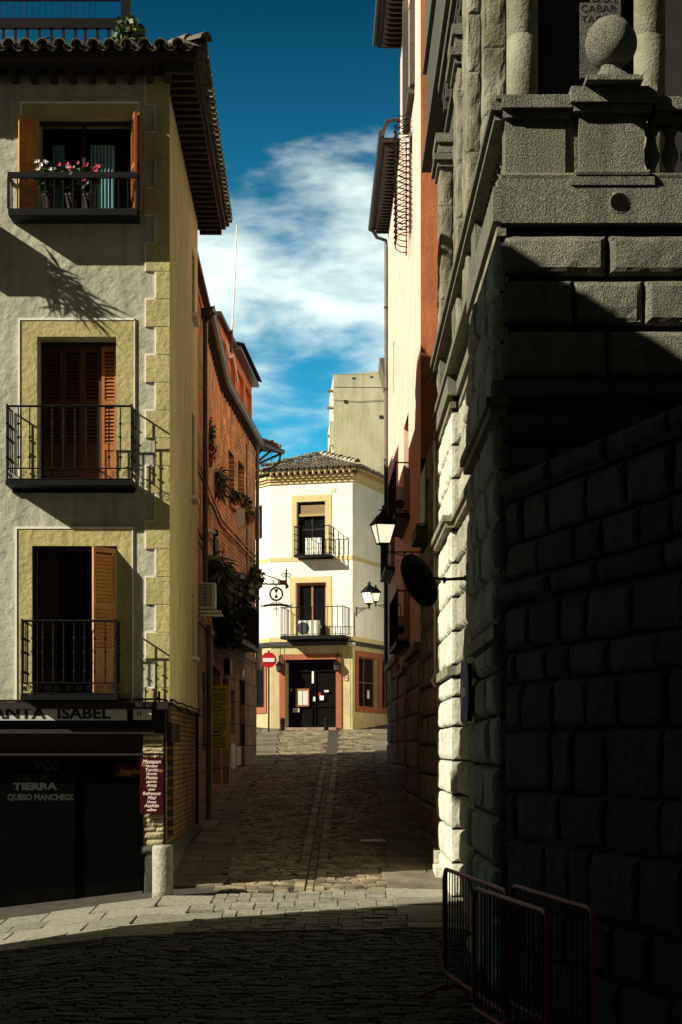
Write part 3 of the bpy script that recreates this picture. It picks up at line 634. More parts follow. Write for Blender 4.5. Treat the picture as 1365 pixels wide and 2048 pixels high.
# flowers on the top balcony
for k, (px, label, col, sd_) in enumerate(((104, 'white flowering potted plant on the top left balcony', 'flower_w', 1), (150, 'pink and white flowering plant in the middle of the top balcony', 'flower_p', 2), (184, 'small red flowering plant at the right end of the top balcony planter', 'flower_p', 3))):
    c = A.p(ux(px), w3[2] + .30, .30); t0 = thing('flower_pot', label, 'potted plant', A.p(ux(px), w3[2], .30), 'flower pots on the top balcony')
    q = MB(); q.lathe([(.06, 0), (.085, .16), (.095, .17), (.095, .2), (.07, .2)], A.p(ux(px), w3[2] + .0, .30), 12); q.build('pot', M['darkwood'], t0)
    q = MB(); foliage(q, c + Vector((0, 0, .12)), (.15, .1, .17), 380, .07, (0, 1), seed=sd_); q.build('foliage', [M['leaf'], M['leaf_l']], t0)
    q = MB(); rnd = random.Random(sd_ + 10)
    for _ in range(19):
        p = c + Vector((rnd.uniform(-.16, .16), rnd.uniform(-.12, .04), rnd.uniform(.08, .36))); m_ = 0 if rnd.random() < (.75 if k != 1 else .5) else 1
        for j in range(6):
            a = j * 1.05 + rnd.random(); q.add([p, p + Vector((math.cos(a) * .024, -.012, math.sin(a) * .024)), p + Vector((math.cos(a + .5) * .028, -.02, math.sin(a + .5) * .028)), p + Vector((math.cos(a + 1) * .022, -.012, math.sin(a + 1) * .022))], [(0, 1, 2, 3)], m_)
    q.build('blossoms', [M[col], M['flower_w' if k == 1 else col]], t0)
q = MB(); foliage(q, T.p(T.U(262), zt + .25, .25), (.22, .2, .38), 420, .10, (0, 1), seed=9); foliage(q, T.p(T.U(300), zt + .02, .3), (.25, .2, .16), 200, .08, (0, 1), seed=12)
pl = thing('roof_terrace_plant', 'dark straggling plant at the corner of the roof terrace railing', 'plant', T.p(T.U(262), zt - .3, .2)); q.build('foliage', [M['leaf'], M['leaf_l']], pl)
q = MB(); q.lathe([(.10, 0), (.15, .28), (.16, .3), (.12, .3)], T.p(T.U(262), zt - .25, .2), 12); q.build('pot', M['pot'], pl)

# menu sign on the pillar
ms = thing('menu_sign', 'maroon hanging board listing sweets and drinks in white script on the stone pillar', 'sign', A.p(ux(305), zA(1628), .06))
q = MB(); A.box(q, ux(281.5), ux(328), zA(1627), zA(1515), .03, .07); q.build('board', M['maroon'], ms)
q = MB(); A.box(q, ux(285), ux(327), zA(1511), zA(1506), .03, .06); q.tube([A.p(ux(290), zA(1515), .05), A.p(ux(290), zA(1505), .05)], .006, 4); q.tube([A.p(ux(320), zA(1515), .05), A.p(ux(320), zA(1505), .05)], .006, 4); q.build('hanger', M['iron'], ms)
q = MB()
for i, (s_, y_, z_) in enumerate((('Mazapan', 1525, .085), ('Marzipan', 1532.5, .052), ('Turrón', 1541, .072), ('Nougat', 1548, .055), ('Pastas', 1556.5, .075), ('pastries', 1563.5, .052), ('Agua', 1572, .078), ('water', 1579, .05), ('Refrescos', 1588, .072), ('Miel', 1597, .078), ('Honey', 1604, .055), ('Azafrán', 1612.5, .075), ('seffran', 1620, .055))):
    text(q, s_, A, ux(304.5), zA(y_ + 1.5), .073, z_ * .90, shear=.28, align='CENTER', sx=.98, bold=.0012)
q.build('lettering', M['letter_p'], ms)
for cx_, cy_ in ((289, 1530), (323, 1542)):
    q = MB()
    c = A.p(ux(cx_), zA(cy_), .072); q.tube([c + Vector((math.cos(a * .5) * .035 * (1 - a / 20), 0, math.sin(a * .5) * .015)) for a in range(14)], .004, 4)
    q.build('ornament', M['letter_o'], ms)
cs = thing('drinks_sign', 'dark drinks sign with orange script letters inside the shop recess', 'sign', A.p(ux(250), zA(1560), -.25))
q = MB(); A.box(q, ux(226), ux(274), zA(1556), zA(1528), -.26, -.24); q.build('board', M['maroon'], cs)
q = MB(); text(q, 'Coca-Cola', A, ux(236), zA(1547), -.236, .085, shear=.35, sx=.8, bold=.001); q.tube([A.p(ux(228), zA(1549), -.235), A.p(ux(245), zA(1551), -.235), A.p(ux(262), zA(1550), -.235)], .004, 4); q.build('lettering', M['letter_o'], cs)
# bollard
by = 23.92; bx = (325.5 - CX) * by / F; bz = gz(bx, by)
q = MB(); h = (1812 - 1709) * by / F; r = .142; q.lathe([(r * 1.02, -.1), (r, .1), (r * .99, h - .05), (r * .95, h - .018), (r * .85, h - .003), (0.01, h)], (bx, by, bz), 28)
vs = [jit(p, .006, 9) for p in q.v]; q.v = [tuple(p) for p in vs]
q.build('stone_bollard', M['midstone'], smooth=True, label='pale cylindrical stone bollard at the corner of the left house', cat='bollard')

# ================================================================== BRICK HOUSE ON THE LEFT
P0, P1, P2 = (-2.58, 31.3), (-2.70, 39.2), (-2.30, 47.0)
B1 = Fr(*P0, P1[0] - P0[0], P1[1] - P0[1]); B2 = Fr(*P1, P2[0] - P1[0], P2[1] - P1[1]); L1 = math.dist(P0, P1); L2 = math.dist(P1, P2)
bh = thing('brick_house', 'red brick house on the left side of the lane with dark eaves and plant-filled windows', 'house', (P1[0], P1[1], gz(*P1)))
body(bh, [(-9, 31.3), (-3.0, 31.3), (-3.12, 39.2), (-2.75, 46.6), (-9, 46.6)], 0, 10.2, M['black'])
def hz(fr, a, b, t, w_): return (fr.U(a), fr.U(b), fr.Z((a + b) / 2, w_), fr.Z((a + b) / 2, t))
wb = [hz(B2, 458, 469, 905, 1012), hz(B2, 477, 489, 926, 1002)]
wa = [hz(B1, 411, 417, 850, 995)]
low1 = [hz(B1, 402, 408, 1345, 1500)]
def g2(v): return v
# openings in the second stretch, ground floor (sign bay, window, door)
ob = [(B2.U(443) if B2.U(443) > 0 else .2, B2.U(456), 1.25, 3.75), (B2.U(459.5), B2.U(468), B2.Z(464, 1468), B2.Z(464, 1380)), (B2.U(477), B2.U(488), gz(-2.4, 45) + .12, B2.Z(482, 1360))]
ob1 = [(4.4, 7.4, 1.35, 3.85)]
mb = MB(); B1.wall(mb, 0, L1, 4.45, 10.3, wa, rev=.22); B2.wall(mb, 0, L2, 4.45, 10.3, wb, rev=.22)
E = Fr(P2[0], P2[1], -1, 0, flip=True)
mb.add([E.p(0, 4.45, 0), E.p(6, 4.45, 0), E.p(6, 10.3, 0), E.p(0, 10.3, 0)], [(0, 1, 2, 3)])
mb.build('upper_wall', M['brick'], bh)
mb = MB(); B1.wall(mb, 0, L1, .2, 4.45, ob1 + low1, d=.03, rev=.45); B2.wall(mb, 0, L2, 1.0, 4.45, ob, d=.03, rev=.35); mb.add([E.p(-.03, .8, .0), E.p(6, .8, .0), E.p(6, 4.45, .0), E.p(-.03, 4.45, .0)], [(0, 1, 2, 3)])
B1.box(mb, 0, L1, 4.42, 4.56, -.02, .06); B2.box(mb, 0, L2, 4.42, 4.56, -.02, .06); mb.build('ground_floor_wall', M['bstone'], bh)
for fr, hs in ((B1, ob1 + low1), (B2, ob)):
    for a, b, c, d in hs:
        q = MB(); fr.box(q, a, b, c, d, -.45 if fr is B1 else -.34, -.40 if fr is B1 else -.30); q.build('door', M['darkwood'], bh)
for fr, hs in ((B2, wb), (B1, wa)):
    for a, b, c, d in hs:
        o = window_unit(fr, a, b, c, d, -.18, bh, bars=(1, 1)); q = MB(); fr.box(q, a - .06, b + .06, c - .07, c, -.15, .07); q.build('sill', M['brick'], o)
mb = MB(); rnd = random.Random(11)       # decorative brick bands
for zz in (5.9, 6.05, 7.15, 7.28):
    B1.box(mb, .05, L1, zz, zz + .045, .002, .03); B2.box(mb, 0, L2 - .05, zz, zz + .045, .002, .03)
mb.build('string_course', M['brick'], bh)
# eaves
def eave(fr, u0, u1, z, out, mb_board, mb_raft, mb_gut, sp=.5):
    fr.box(mb_board, u0, u1, z, z + .05, -.4, out)
    u = u0 + .1
    while u < u1 - .1: fr.box(mb_raft, u, u + .08, z - .12, z - .002, .003, out - .06); u += sp
    g = [(-.075, .02), (-.05, -.05), (0, -.08), (.05, -.05), (.075, .02)]
    vs = []
    for uu in (u0, u1): vs += [fr.p(uu, z + .06 + b_, out + .06 + a_) for a_, b_ in g]
    mb_gut.add(vs, [(i, i + 1, 6 + i, 5 + i) for i in range(4)]); mb_gut.add(vs[:5], [(0, 1, 2, 3, 4)])
    mb_gut.tube([fr.p(u0, z + .085, out + .135), fr.p(u1, z + .085, out + .135)], .014, 5)
b1, b2, b3 = MB(), MB(), MB(); eave(B1, 1.1, L1 - .01, 10.26, .11, b1, b2, b3); eave(B2, .02, L2 + .30, 10.26, .11, b1, b2, b3)
b1.add(b2.v, b2.f); b1.build('eave', M['darkwood'], bh); b3.build('gutter', M['zinc'], bh)
b1, b2, b3 = MB(), MB(), MB(); e2 = Fr(P2[0] + .30, P2[1] + .15, .75, .66); 
mb = MB(); zr = 10.30; c0 = B2.p(L2 + .30, 0, .13)
mb.add([(c0.x - 1.5, c0.y, zr + .04), (c0.x + .05, c0.y - .2, zr), (c0.x + .48, c0.y + .95, zr - .02), (c0.x - 1.5, c0.y + 1.2, zr + .3), (c0.x - 1.5, c0.y, zr + .12), (c0.x + .05, c0.y - .2, zr + .08), (c0.x + .48, c0.y + .95, zr + .06), (c0.x - 1.5, c0.y + 1.2, zr + .38)],
       [(0, 1, 2, 3), (4, 5, 6, 7), (0, 1, 5, 4), (1, 2, 6, 5), (2, 3, 7, 6)]); mb.build('corner_eave', M['darkwood'], bh)
mb = MB()
for i in range(3): t = i / 2; mb.tube([(c0.x - .30, c0.y + .05, 9.75), (c0.x + .05 + .43 * t, c0.y - .15 + 1.1 * t, zr - .03)], .035, 4)
mb.tube([(c0.x + .06, c0.y - .25, zr + .03), (c0.x + .55, c0.y + 1.0, zr + .03)], .07, 7)
mb.tube([(c0.x + .50, c0.y + .9, zr), (c0.x + .45, c0.y + .9, zr - .28), (c0.x + .3, c0.y + .8, zr - .42), (c0.x + .05, c0.y + .6, zr - .52)], .04, 6); mb.build('eave_bracket', M['gutter'], bh)
mb = MB(); u = .1
while u < L2 + .2: barrel_row(mb, B2.p(u, 10.36, .16), B2.p(u, 10.45, -.08), .06); u += .21
for i in range(6): barrel_row(mb, (c0.x + .02 + i * .09, c0.y - .15 + i * .2, zr + .12), (c0.x - .9, c0.y + .4 + i * .1, zr + .42), .08)
mb.build('roof_tiles', M['tile_u'], bh)
# attic with orange panels
mb = MB(); at_d = -.10
B1.wall(mb, 0, L1, 10.3, 10.95, [(1.5 + 1.9 * i, 2.9 + 1.9 * i, 10.45, 10.8) for i in range(3)], d=at_d, rev=.10)
pan = [(.25 + 2.0 * i, 1.85 + 2.0 * i, 10.55, 11.6) for i in range(4)]
B2.wall(mb, 0, L2, 10.3, 11.85, pan, d=at_d, rev=.10)
mb.add([B2.p(0, 10.9, at_d), B2.p(0, 11.85, at_d), B2.p(0, 11.85, -3), B2.p(0, 10.9, -3)], [(0, 1, 2, 3)]); mb.add([E.p(.1, 10.3, -.02), E.p(4, 10.3, -.02), E.p(4, 11.85, -.02), E.p(.1, 11.85, -.02)], [(0, 1, 2, 3)])
mb.build('attic_wall', M['redplaster'], bh)
mb = MB(); B1.wall(mb, 0, L1, 10.3, 10.94, d=at_d - .10); B2.wall(mb, 0, L2, 10.3, 11.8, d=at_d - .10); mb.build('attic_panel', M['redplaster'], bh)
mb = MB(); B1.box(mb, -.2, L1, 10.95, 11.05, -2.5, .02); B2.box(mb, 0, L2 - 4.6, 11.85, 11.95, -2.5, .02); mb.build('attic_coping', M['darkwood'], bh)
mb = MB(); n = 34; vs = []; ua, ub = L2 - 4.5, L2 + .02      # corrugated sheet roof
for i in range(n * 2 + 1):
    u = ua + (ub - ua) * i / (n * 2); z_ = .03 * (i % 2)
    vs += [B2.p(u, 11.98 + z_, .18), B2.p(u, 12.42 + z_, -1.6)]
mb.add(vs, [(2 * i, 2 * i + 2, 2 * i + 3, 2 * i + 1) for i in range(n * 2)]); B2.box(mb, ua, ub, 11.85, 11.93, -1.5, .10); mb.build('corrugated_roof', M['gutter'], bh)
mb = MB(); mb.tube([B2.p(.9, 11.5, 0), B2.p(1.3, 11.2, .05), B2.p(2.2, 11.45, .03), B2.p(3.0, 11.0, .05)], .03, 5); mb.build('hose', M['ac'], bh)
# drainpipes
for pts in ([B1.p(1.0, 10.2, .25), B1.p(1.0, 10.0, .09), B1.p(1.0, 4.6, .09)], [B1.p(1.9, 4.5, .1), B1.p(1.9, .7, .1)], [B2.p(L2 - .04, 10.2, .06), B2.p(L2 - .04, 4.4, .06)]):
    mb = MB(); mb.tube(pts, .05, 7); mb.build('drainpipe', M['zinc'], bh)
mb = MB(); mb.tube([B2.p(L2 - .1, 4.9, .12), B2.p(L2 - .1, 4.25, .12)], .075, 8); mb.build('light_pipe', M['cream'], bh)
mb = MB()
for zz, dz in ((7.05, .0), (6.35, .0)): mb.tube([B1.p(1.5 + i * .5, zz - .02 * math.sin(i * .8), .03) for i in range(13)] + [B2.p(i * .6, zz - .02 * math.sin(i), .03) for i in range(1, 13)], .014, 4)
mb.tube([B2.p(5.4, 9.9, .02), B2.p(5.4, 4.6, .03)], .012, 4); mb.build('cable_run', M['iron'], bh)
mb = MB(); B2.box(mb, 2.9, 3.8, 1.75, 2.2, .032, .05); B2.box(mb, B2.U(459), B2.U(468), B2.Z(464, 1537), B2.Z(464, 1487), .032, .05); mb.build('pale_panel', M['cream'], bh)
mb = MB(); B2.box(mb, B2.U(481), B2.U(485), B2.Z(483, 1352), B2.Z(483, 1340), .032, .06); mb.build('door_number_plate', M['signwhite'], bh)
# things on the brick house
an = thing('antenna_mast', 'tall thin white antenna mast standing on the brick house roof', 'antenna', at(463, 698, 41))
mb = MB(); mb.tube([at(463, 705, 41), at(464, 660, 41)], .035, 6); mb.build('base', M['gutter'], an)
mb = MB(); mb.tube([at(464, 668, 41), at(467, 620, 41), at(471, 540, 41), at(474, 450, 41)], [.024, .022, .018, .013], 6); mb.build('pole', M['signwhite'], an)
mb = MB(); mb.tube([at(464, 680, 41), at(440, 632, 40)], .004, 3); mb.build('guy_wire', M['iron'], an)
ac = thing('air_conditioner', 'white air conditioning unit on brackets beside the yellow side wall', 'air conditioner', B1.p(1.2, 4.6, .2)); 
K = Fr(B1.p(1.0, 0, 0).x, B1.p(1.0, 0, 0).y, 1, 0)
def ac_unit(parent, fr, u0, u1, z0, z1, dep, fan=.5):
    q = MB(); fr.box(q, u0, u1, z0, z1, 0, dep); q.build('casing', M['ac'], parent)
    q = MB(); r = min((u1 - u0) * .4, (z1 - z0) * .40); c = fr.p(u0 + (u1 - u0) * fan, (z0 + z1) / 2, dep + .004)
    q.lathe([(r, 0), (r, .01), (r * .92, .014), (.01, .014)], c, 24, axis=fr.n); q.build('fan_grille', M['acd'], parent)
x0, x1 = -2.90, -2.38 + .05; y0 = 32.2
KF = Fr(x0, y0, 1, 0); q = MB(); zt_, zb_ = 5.17, 4.70; KF.box(q, .25, .61, zb_, zt_, 0, .35); q.build('casing', M['ac'], ac)
q = MB()
for i in range(16): zz = zb_ + .04 + i * .026; KF.box(q, .30, .555, zz, zz + .010, .352, .362)
KF.box(q, .42, .43, zb_ + .03, zt_ - .03, .362, .368); q.build('louvre_grille', M['acd'], ac)
q = MB(); KF.box(q, .2, .70, zb_ - .07, zb_ - .03, .0, .3); KF.box(q, .2, .74, zb_ - .14, zb_ - .10, .1, .33); q.build('bracket', M['cream'], ac)
fl = thing('wall_floodlight', 'white cylindrical floodlight on a pole near the camera end of the brick wall', 'lamp', at(412, 1100, 33)); q = MB(); q.tube([at(408, 1062, 33.0), at(432, 1066, 33.2)], .052, 9); q.build('housing', M['ac'], fl)
q = MB(); q.tube([at(411, 1030, 33), at(411, 1108, 33)], .014, 5); q.tube([at(431, 1060, 33.2), at(431.5, 1072, 33.2)], .06, 9); q.build('pole', M['iron'], fl)
q = MB(); q.lathe([(.06, 0), (.11, .05), (.10, .12), (.03, .15)], at(413, 1115, 33), 10); q.build('junction', M['ac'], fl)
def plant(label, c, r, n, size, pot=True, seed=0, blade=False, mats=('leaf', 'leaf_l'), group='hanging plants on the brick house', blossoms=0):
    c = Vector(c); t0 = thing('potted_plant', label, 'potted plant', c + Vector((0, 0, -r[2])), group)
    q = MB(); foliage(q, c, r, n, size, (0, 1), seed=seed, blade=blade, droop=.3)
    if blossoms:
        rr = random.Random(seed)
        for _ in range(blossoms):
            p = c + Vector((rr.uniform(-1, 1) * r[0], -r[1] * .7, rr.uniform(-1, 1) * r[2])); q.add([p, p + Vector((.04, 0, .01)), p + Vector((.03, -.01, .05)), p + Vector((-.01, 0, .04))], [(0, 1, 2, 3)], 2)
    q.build('foliage', [M[mats[0]], M[mats[1]], M['flower_p']], t0)
    if pot: q = MB(); q.lathe([(.07, 0), (.11, .18), (.12, .2), (.09, .2)], c + Vector((0, -.02, -r[2] * .7 - .1)), 10); q.build('pot', M['pot'], t0)
plant('spiky grey green plant in the window of the brick wall', at(437, 962, 37), (.15, .22, .35), 300, .12, seed=21, blade=True, mats=('leaf_s', 'leaf_l'))
plant('dark climbing plant with red flowers round the tall window by the yellow wall', at(419, 885, 35), (.13, .25, .5), 300, .09, seed=22, blossoms=14)
plant('green plant on the sill of the right upper brick window', at(489, 1005, 43.5), (.17, .2, .2), 220, .1, seed=23, mats=('leaf_l', 'leaf_s'))
plant('bushy dark plant hanging under the middle upper brick window', at(470, 992, 42), (.16, .2, .17), 180, .09, seed=24)
plant('round dark hanging plant near the far end of the brick wall', at(500, 1031, 44.5), (.13, .15, .15), 200, .08, seed=25)
plant('dark trailing plant below the white wall panel', at(486, 1032, 43.8), (.14, .15, .24), 200, .09, seed=26)
plant('big fern like plant spilling from the left end of the planted balcony', at(432, 1145, 34.5), (.28, .4, .42), 700, .15, seed=27, blade=True)
plant('dense leafy plant filling the middle of the planted balcony', at(446, 1200, 36.5), (.36, .5, .45), 800, .12, seed=28, mats=('leaf', 'leaf'))
plant('broad leaved climbing plant at the far end of the planted balcony', at(482, 1180, 40), (.33, .6, .42), 420, .17, seed=29, mats=('leaf', 'leaf_s'))
plant('trailing plant hanging in shade under the planted balcony', at(455, 1262, 37), (.34, .45, .33), 500, .12, seed=30, mats=('leaf', 'leaf'))
plant('leafy tendrils reaching out over the hourglass sign bracket', at(510, 1150, 45.5), (.22, .4, .30), 200, .13, seed=31, pot=False)
balcony(B1, 4.6, L1 - .1, 4.62, .95, .45, bh, spacing=.16, scroll=False, beads=False); balcony(B2, .1, 4.6, 4.62, .95, .40, bh, spacing=.16, scroll=False, beads=False)
for fr_, a, b, c in ((B2, 1.2, 2.3, 6.4), (B1, 5, 6.3, 6.6)): mb = MB(); fr_.box(mb, a, b, 4.75, c, .004, .05); mb.build('balcony_door', M['darkwood'], bh)
q = MB(); KX = Fr(B2.p(5.6, 0, .06).x, B2.p(5.6, 0, 0).y, .3, 1); q.box(-2.55, -2.33, 42.4, 42.43, B2.Z(463, 1040), B2.Z(463, 1004)); q.build('wall_poster', M['paper'], loc=(-2.44, 42.4, 7), label='pale rectangular panel with a red mark fixed to the upper brick wall', cat='sign')
# mustard sign with black lettering
ys = 38.2; Y = Fr((423.5 - CX) * ys / F, ys, 1, 0); zz = lambda py: EYE - (py - HY) * ys / F; sc = ys / F
st = thing('shop_list_sign', 'mustard yellow vertical sign with black lettering by the brown stone doorway', 'sign', Y.p(.18, zz(1499), 0))
q = MB(); Y.box(q, 0, 33.5 * sc, zz(1499), zz(1371), 0, .03); q.build('board', M['yellow'], st)
q = MB(); wd = 31 * sc
lines = [('GUIA TÉCNICA', 1382, 6), ('REFRESCOS', 1394, 6.5), ('CAFE EXPRESS', 1402, 6.5), ('BOCADILLOS', 1410, 6), ('PRODUCTOS', 1424, 7), ('TÍPICOS', 1433, 7), ('VENTA DE ARTE', 1443, 6), ('DE TOLEDO', 1451, 6), ('VINOS', 1459, 7), ('MIEL', 1467, 7), ('SOUVENIRS', 1481, 7), ('GUIA TURISTICA', 1490, 6), ('POSTALES', 1496.5, 5.5)]
for s_, py, h_ in lines:
    tw = .62 * len(s_) * h_ * 1.35 * sc; text(q, s_, Y, wd / 2 + .5 * sc, zz(py), .034, h_ * 1.32 * sc, align='CENTER', sx=min(1.2, wd * .96 / tw), bold=.0022)
for py, w_, t_ in ((1385.5, 1, .8), (1413, .7, 2.2), (1435.5, 1, .8), (1470, .72, 2.2), (1483, 1, .8)): Y.box(q, 1 * sc, (1 + 29 * w_) * sc, zz(py + t_), zz(py - t_ * .2), .031, .035)
q.build('lettering', M['letter_k'], st)
q = MB(); q.box(-2.66, -2.50, 39.6, 40.0, EYE - (1348 - HY) * 39.6 / F, EYE - (1317 - HY) * 39.6 / F); q.build('red_box_sign', M['maroon'], label='small dark red projecting box sign above the yellow sign', cat='sign')
# ================================================================== CREAM HOUSE AT THE END OF THE LANE
CA, CB = (-2.53, 62.88), (.407, 62.0)
C = Fr(*CA, CB[0] - CA[0], CB[1] - CA[1]); LC = math.dist(CA, CB); CL = Fr(*CA, -.529, .849, flip=True); CS = Fr(*CB, .348, .938)
ch = thing('cream_house', 'cream house with terracotta framed entrance closing the end of the lane', 'house', (CA[0], CA[1], gz(*CA)))
q0 = [CL.p(6, 0, -.4), CL.p(0.2, 0, -.45), C.p(.2, 0, -.45), C.p(LC - .3, 0, -.45), CS.p(.6, 0, -.45), CS.p(9, 0, -.45)]
body(ch, [(p.x, p.y) for p in q0], 1.5, 11.7, M['black'])
cz = lambda py: C.Z(622, py)
up = hz(C, 594, 651, 1003, 1113); lo = hz(C, 592, 653, 1165, 1274); do = hz(C, 571.5, 673, 1319, 1456)
zc1 = cz(1290); 
sup = [(3.6, 4.6, cz(1275), cz(1160))]; sl = [(CS.U(716), CS.U(756), CS.Z(735, 1415), CS.Z(735, 1315)), (CS.U(763), CS.U(763) + 1.9, CS.Z(735, 1415), CS.Z(735, 1315))]
ll = [(.42, 1.6, CL.Z(520, 1415), CL.Z(520, 1324))]; lu = [(.62, 1.5, CL.Z(520, 1078), CL.Z(520, 1011))]
mb = MB(); C.wall(mb, 0, LC, zc1, 11.75, [up, lo], rev=.22); CL.wall(mb, 0, 6, zc1, 11.75, lu, rev=.2); CS.wall(mb, 0, 9, zc1, 11.75, sup, rev=.2)
mb.build('upper_wall', M['cream'], ch)
mb = MB(); C.wall(mb, 0, LC, 1.8, zc1, [do], rev=.40); CL.wall(mb, 0, 6, 1.8, zc1, ll, rev=.25); CS.wall(mb, 0, 9, 1.8, zc1, sl, rev=.25)
mb.build('lower_wall', M['sand2'], ch)
mb = MB()
for z0, z1, d in ((cz(1283), cz(1274), .03), (cz(1122), cz(1113.5), .015)):
    C.box(mb, -.0, LC + .0, z0, z1, .002, d); CL.box(mb, 0, 6, z0, z1, .002, d); CS.box(mb, 0, 9, z0, z1, .002, d)
for z0, z1, d in ((11.62, 11.72, .05), (11.72, 11.80, .11), (11.80, 11.90, .18)):
    C.box(mb, -.05, LC + .08, z0, z1, .002, d); CL.box(mb, 0, 6, z0, z1, .002, d); CS.box(mb, 0, 9, z0, z1, .002, d)
mb.build('moulding', M['sand'], ch)
mb = MB()
for i in range(14): u = .1 + i * .225; C.box(mb, u, u + .045, 11.9, 12.0, .004, .36)
C.box(mb, -.1, LC + .2, 12.0, 12.03, -.4, .36); CS.box(mb, -.1, 9, 12.0, 12.03, -.4, .36); CL.box(mb, -.1, 6, 12.0, 12.03, -.4, .36)
for i in range(30): u = .1 + i * .3; CS.box(mb, u, u + .05, 11.9, 12.0, .004, .34)
mb.build('eave_board', M['sand'], ch)
mb = MB()
C.box(mb, -.05, LC + .1, cz(1291.5), cz(1283.5), .002, .09); CL.box(mb, 0, 6, cz(1291.5), cz(1283.5), .002, .09); CS.box(mb, 0, 9, cz(1291.5), cz(1283.5), .002, .09)
mb.build('cable_ledge', M['gutter'], ch)
mb = MB()
def hip(fr, u0, u1, ap0, ap1, dep, z0, z1, sp=.215, r=.08):
    u = u0 + .05
    while u < u1:
        t = 1.0
        if u < ap0: t = (u - u0) / (ap0 - u0)
        elif u > ap1: t = (u1 - u) / (u1 - ap1)
        t = max(.08, min(1, t)); barrel_row(mb, fr.p(u, z0, .42), fr.p(u, z0 + (z1 - z0) * t, .42 - (dep + .42) * t), r, seg_len=.4, lift=.02)
        if u + sp / 2 < u1: barrel_row(mb, fr.p(u + sp / 2, z0 + .02, .38), fr.p(u + sp / 2, z0 + .02 + (z1 - z0) * t, .38 - (dep + .42) * t), r, seg_len=.4, under=True)
        u += sp
hip(C, -.15, LC + .3, 1.15, 1.25, 2.2, 12.06, 12.95); hip(CS, -.3, 9, 1.9, 8.9, 1.6, 12.06, 12.75); hip(CL, -.1, 6, 1.2, 5.9, 1.7, 12.06, 12.75)
A0 = C.p(1.2, 13.0, -2.2); barrel_row(mb, C.p(LC + .28, 12.18, .42), A0, .12, lift=.03); barrel_row(mb, C.p(-.12, 12.18, .4), A0, .12, lift=.03)
mb.build('tile_roof', M['tile'], ch)
mb = MB(); pts = [C.p(-.1, 12.04, .36), C.p(LC + .2, 12.04, .36), A0 - Vector((0, 0, .1)), CS.p(9, 12.04, .3), CS.p(9, 12.7, -1.6), CL.p(6, 12.04, .3), CL.p(6, 12.7, -1.6)]
mb.add(pts, [(0, 1, 2), (1, 3, 4, 2), (0, 5, 6, 2), (2, 4, 6)]); mb.build('roof_deck', M['tile_u'], ch)
def csur(fr, out, holes, m, name='window_surround', d=.03):
    b = MB(); u0, u1, z0, z1 = out; hs = sorted(holes)
    a = u0
    for h in hs: fr.box(b, a, h[0], z0, z1, .002, d); a = h[1]
    fr.box(b, a, u1, z0, z1, .002, d)
    for h in hs:
        fr.box(b, h[0], h[1], h[3], z1, .002, d)
        if h[2] > z0 + .02: fr.box(b, h[0], h[1], z0, h[2], .002, d)
    return b.build(name, m, ch)
csur(C, hz(C, 584, 663, 990, 1113), [up], M['sand'], d=.02); csur(C, hz(C, 580, 664, 1153.5, 1274), [lo], M['sand'], d=.02)
csur(C, hz(C, 560, 684, 1308, 1457), [do], M['terracotta'], 'door_surround', .05)
csur(CS, (CS.U(711), CS.U(763) + 2.1, CS.Z(735, 1425), CS.Z(735, 1304)), sl, M['terracotta'], d=.04); csur(CL, (.25, 1.8, CL.Z(520, 1427), CL.Z(520, 1314)), ll, M['terracotta'], d=.04)
csur(CS, (3.4, 4.8, cz(1278), cz(1150)), sup, M['sand'], d=.02)
window_unit(CL, *lu[0], -.18, ch, frame=M['wood'], bars=(1, 0)); window_unit(CL, *ll[0], -.2, ch, bars=(0, 0))
for h in sl: window_unit(CS, *h, -.2, ch, frame=M['terracotta'], bars=(1, 1), t=.045)
window_unit(CS, *sup[0], -.18, ch, frame=M['wood'], bars=(1, 0))
o = window_unit(C, *up, -.20, ch, frame=M['darkwood'], bars=(1, 1), t=.08)
q = MB(); z = up[3] - .12
while z > cz(1030): C.box(q, up[0] + .12, up[1] - .01, z - .012, z, -.10, -.09); z -= .02
C.box(q, up[0] + .02, up[1] - .01, cz(1032), cz(1027), -.12, -.05); q.build('blind', M['blind'], o)
q = MB(); q.add([C.p(C.U(609), cz(1110), -.13), C.p(C.U(641), cz(1110), -.13), C.p(C.U(641), cz(1075), -.13), C.p(C.U(609), cz(1075), -.13)], [(0, 1, 2, 3)]); q.build('curtain', M['cream'], o)
o = window_unit(C, *lo, -.20, ch, frame=M['wood'], bars=(1, 0), t=.09)
balcony(C, C.U(598), C.U(667), cz(1113), 1.02, .5, ch, spacing=.17, scroll=False, slab_t=.06, r=.012)
balcony(C, C.U(576), C.U(698), cz(1274.5), 1.02, .75, ch, spacing=.19, scroll=False, slab_t=.10, r=.012, beads=False)
# entrance: dark panelled doors, menu frame, papers
mb = MB(); C.box(mb, do[0], do[1], do[2] - .1, do[3], -.45, -.38); 
for a, b in ((.04, .48), (.52, .96)):
    w_ = do[1] - do[0]; C.box(mb, do[0] + a * w_, do[0] + a * w_ + .05, do[2], do[3] - .4, -.38, -.33); C.box(mb, do[0] + b * w_ - .05, do[0] + b * w_, do[2], do[3] - .4, -.38, -.33)
C.box(mb, do[0], do[1], do[3] - .42, do[3] - .36, -.38, -.31); C.box(mb, do[0], do[1], do[2] + .75, do[2] + .82, -.38, -.34)
C.box(mb, do[0], do[1], do[3] - .10, do[3], -.3, -.05)
od = mb.build('door', M['black'], ch)
mb = MB(); C.box(mb, C.U(622), C.U(626), cz(1402), cz(1393), -.33, -.29); C.box(mb, C.U(619), C.U(623), cz(1366), cz(1342), -.33, -.30); mb.build('handle', M['ac'], od)
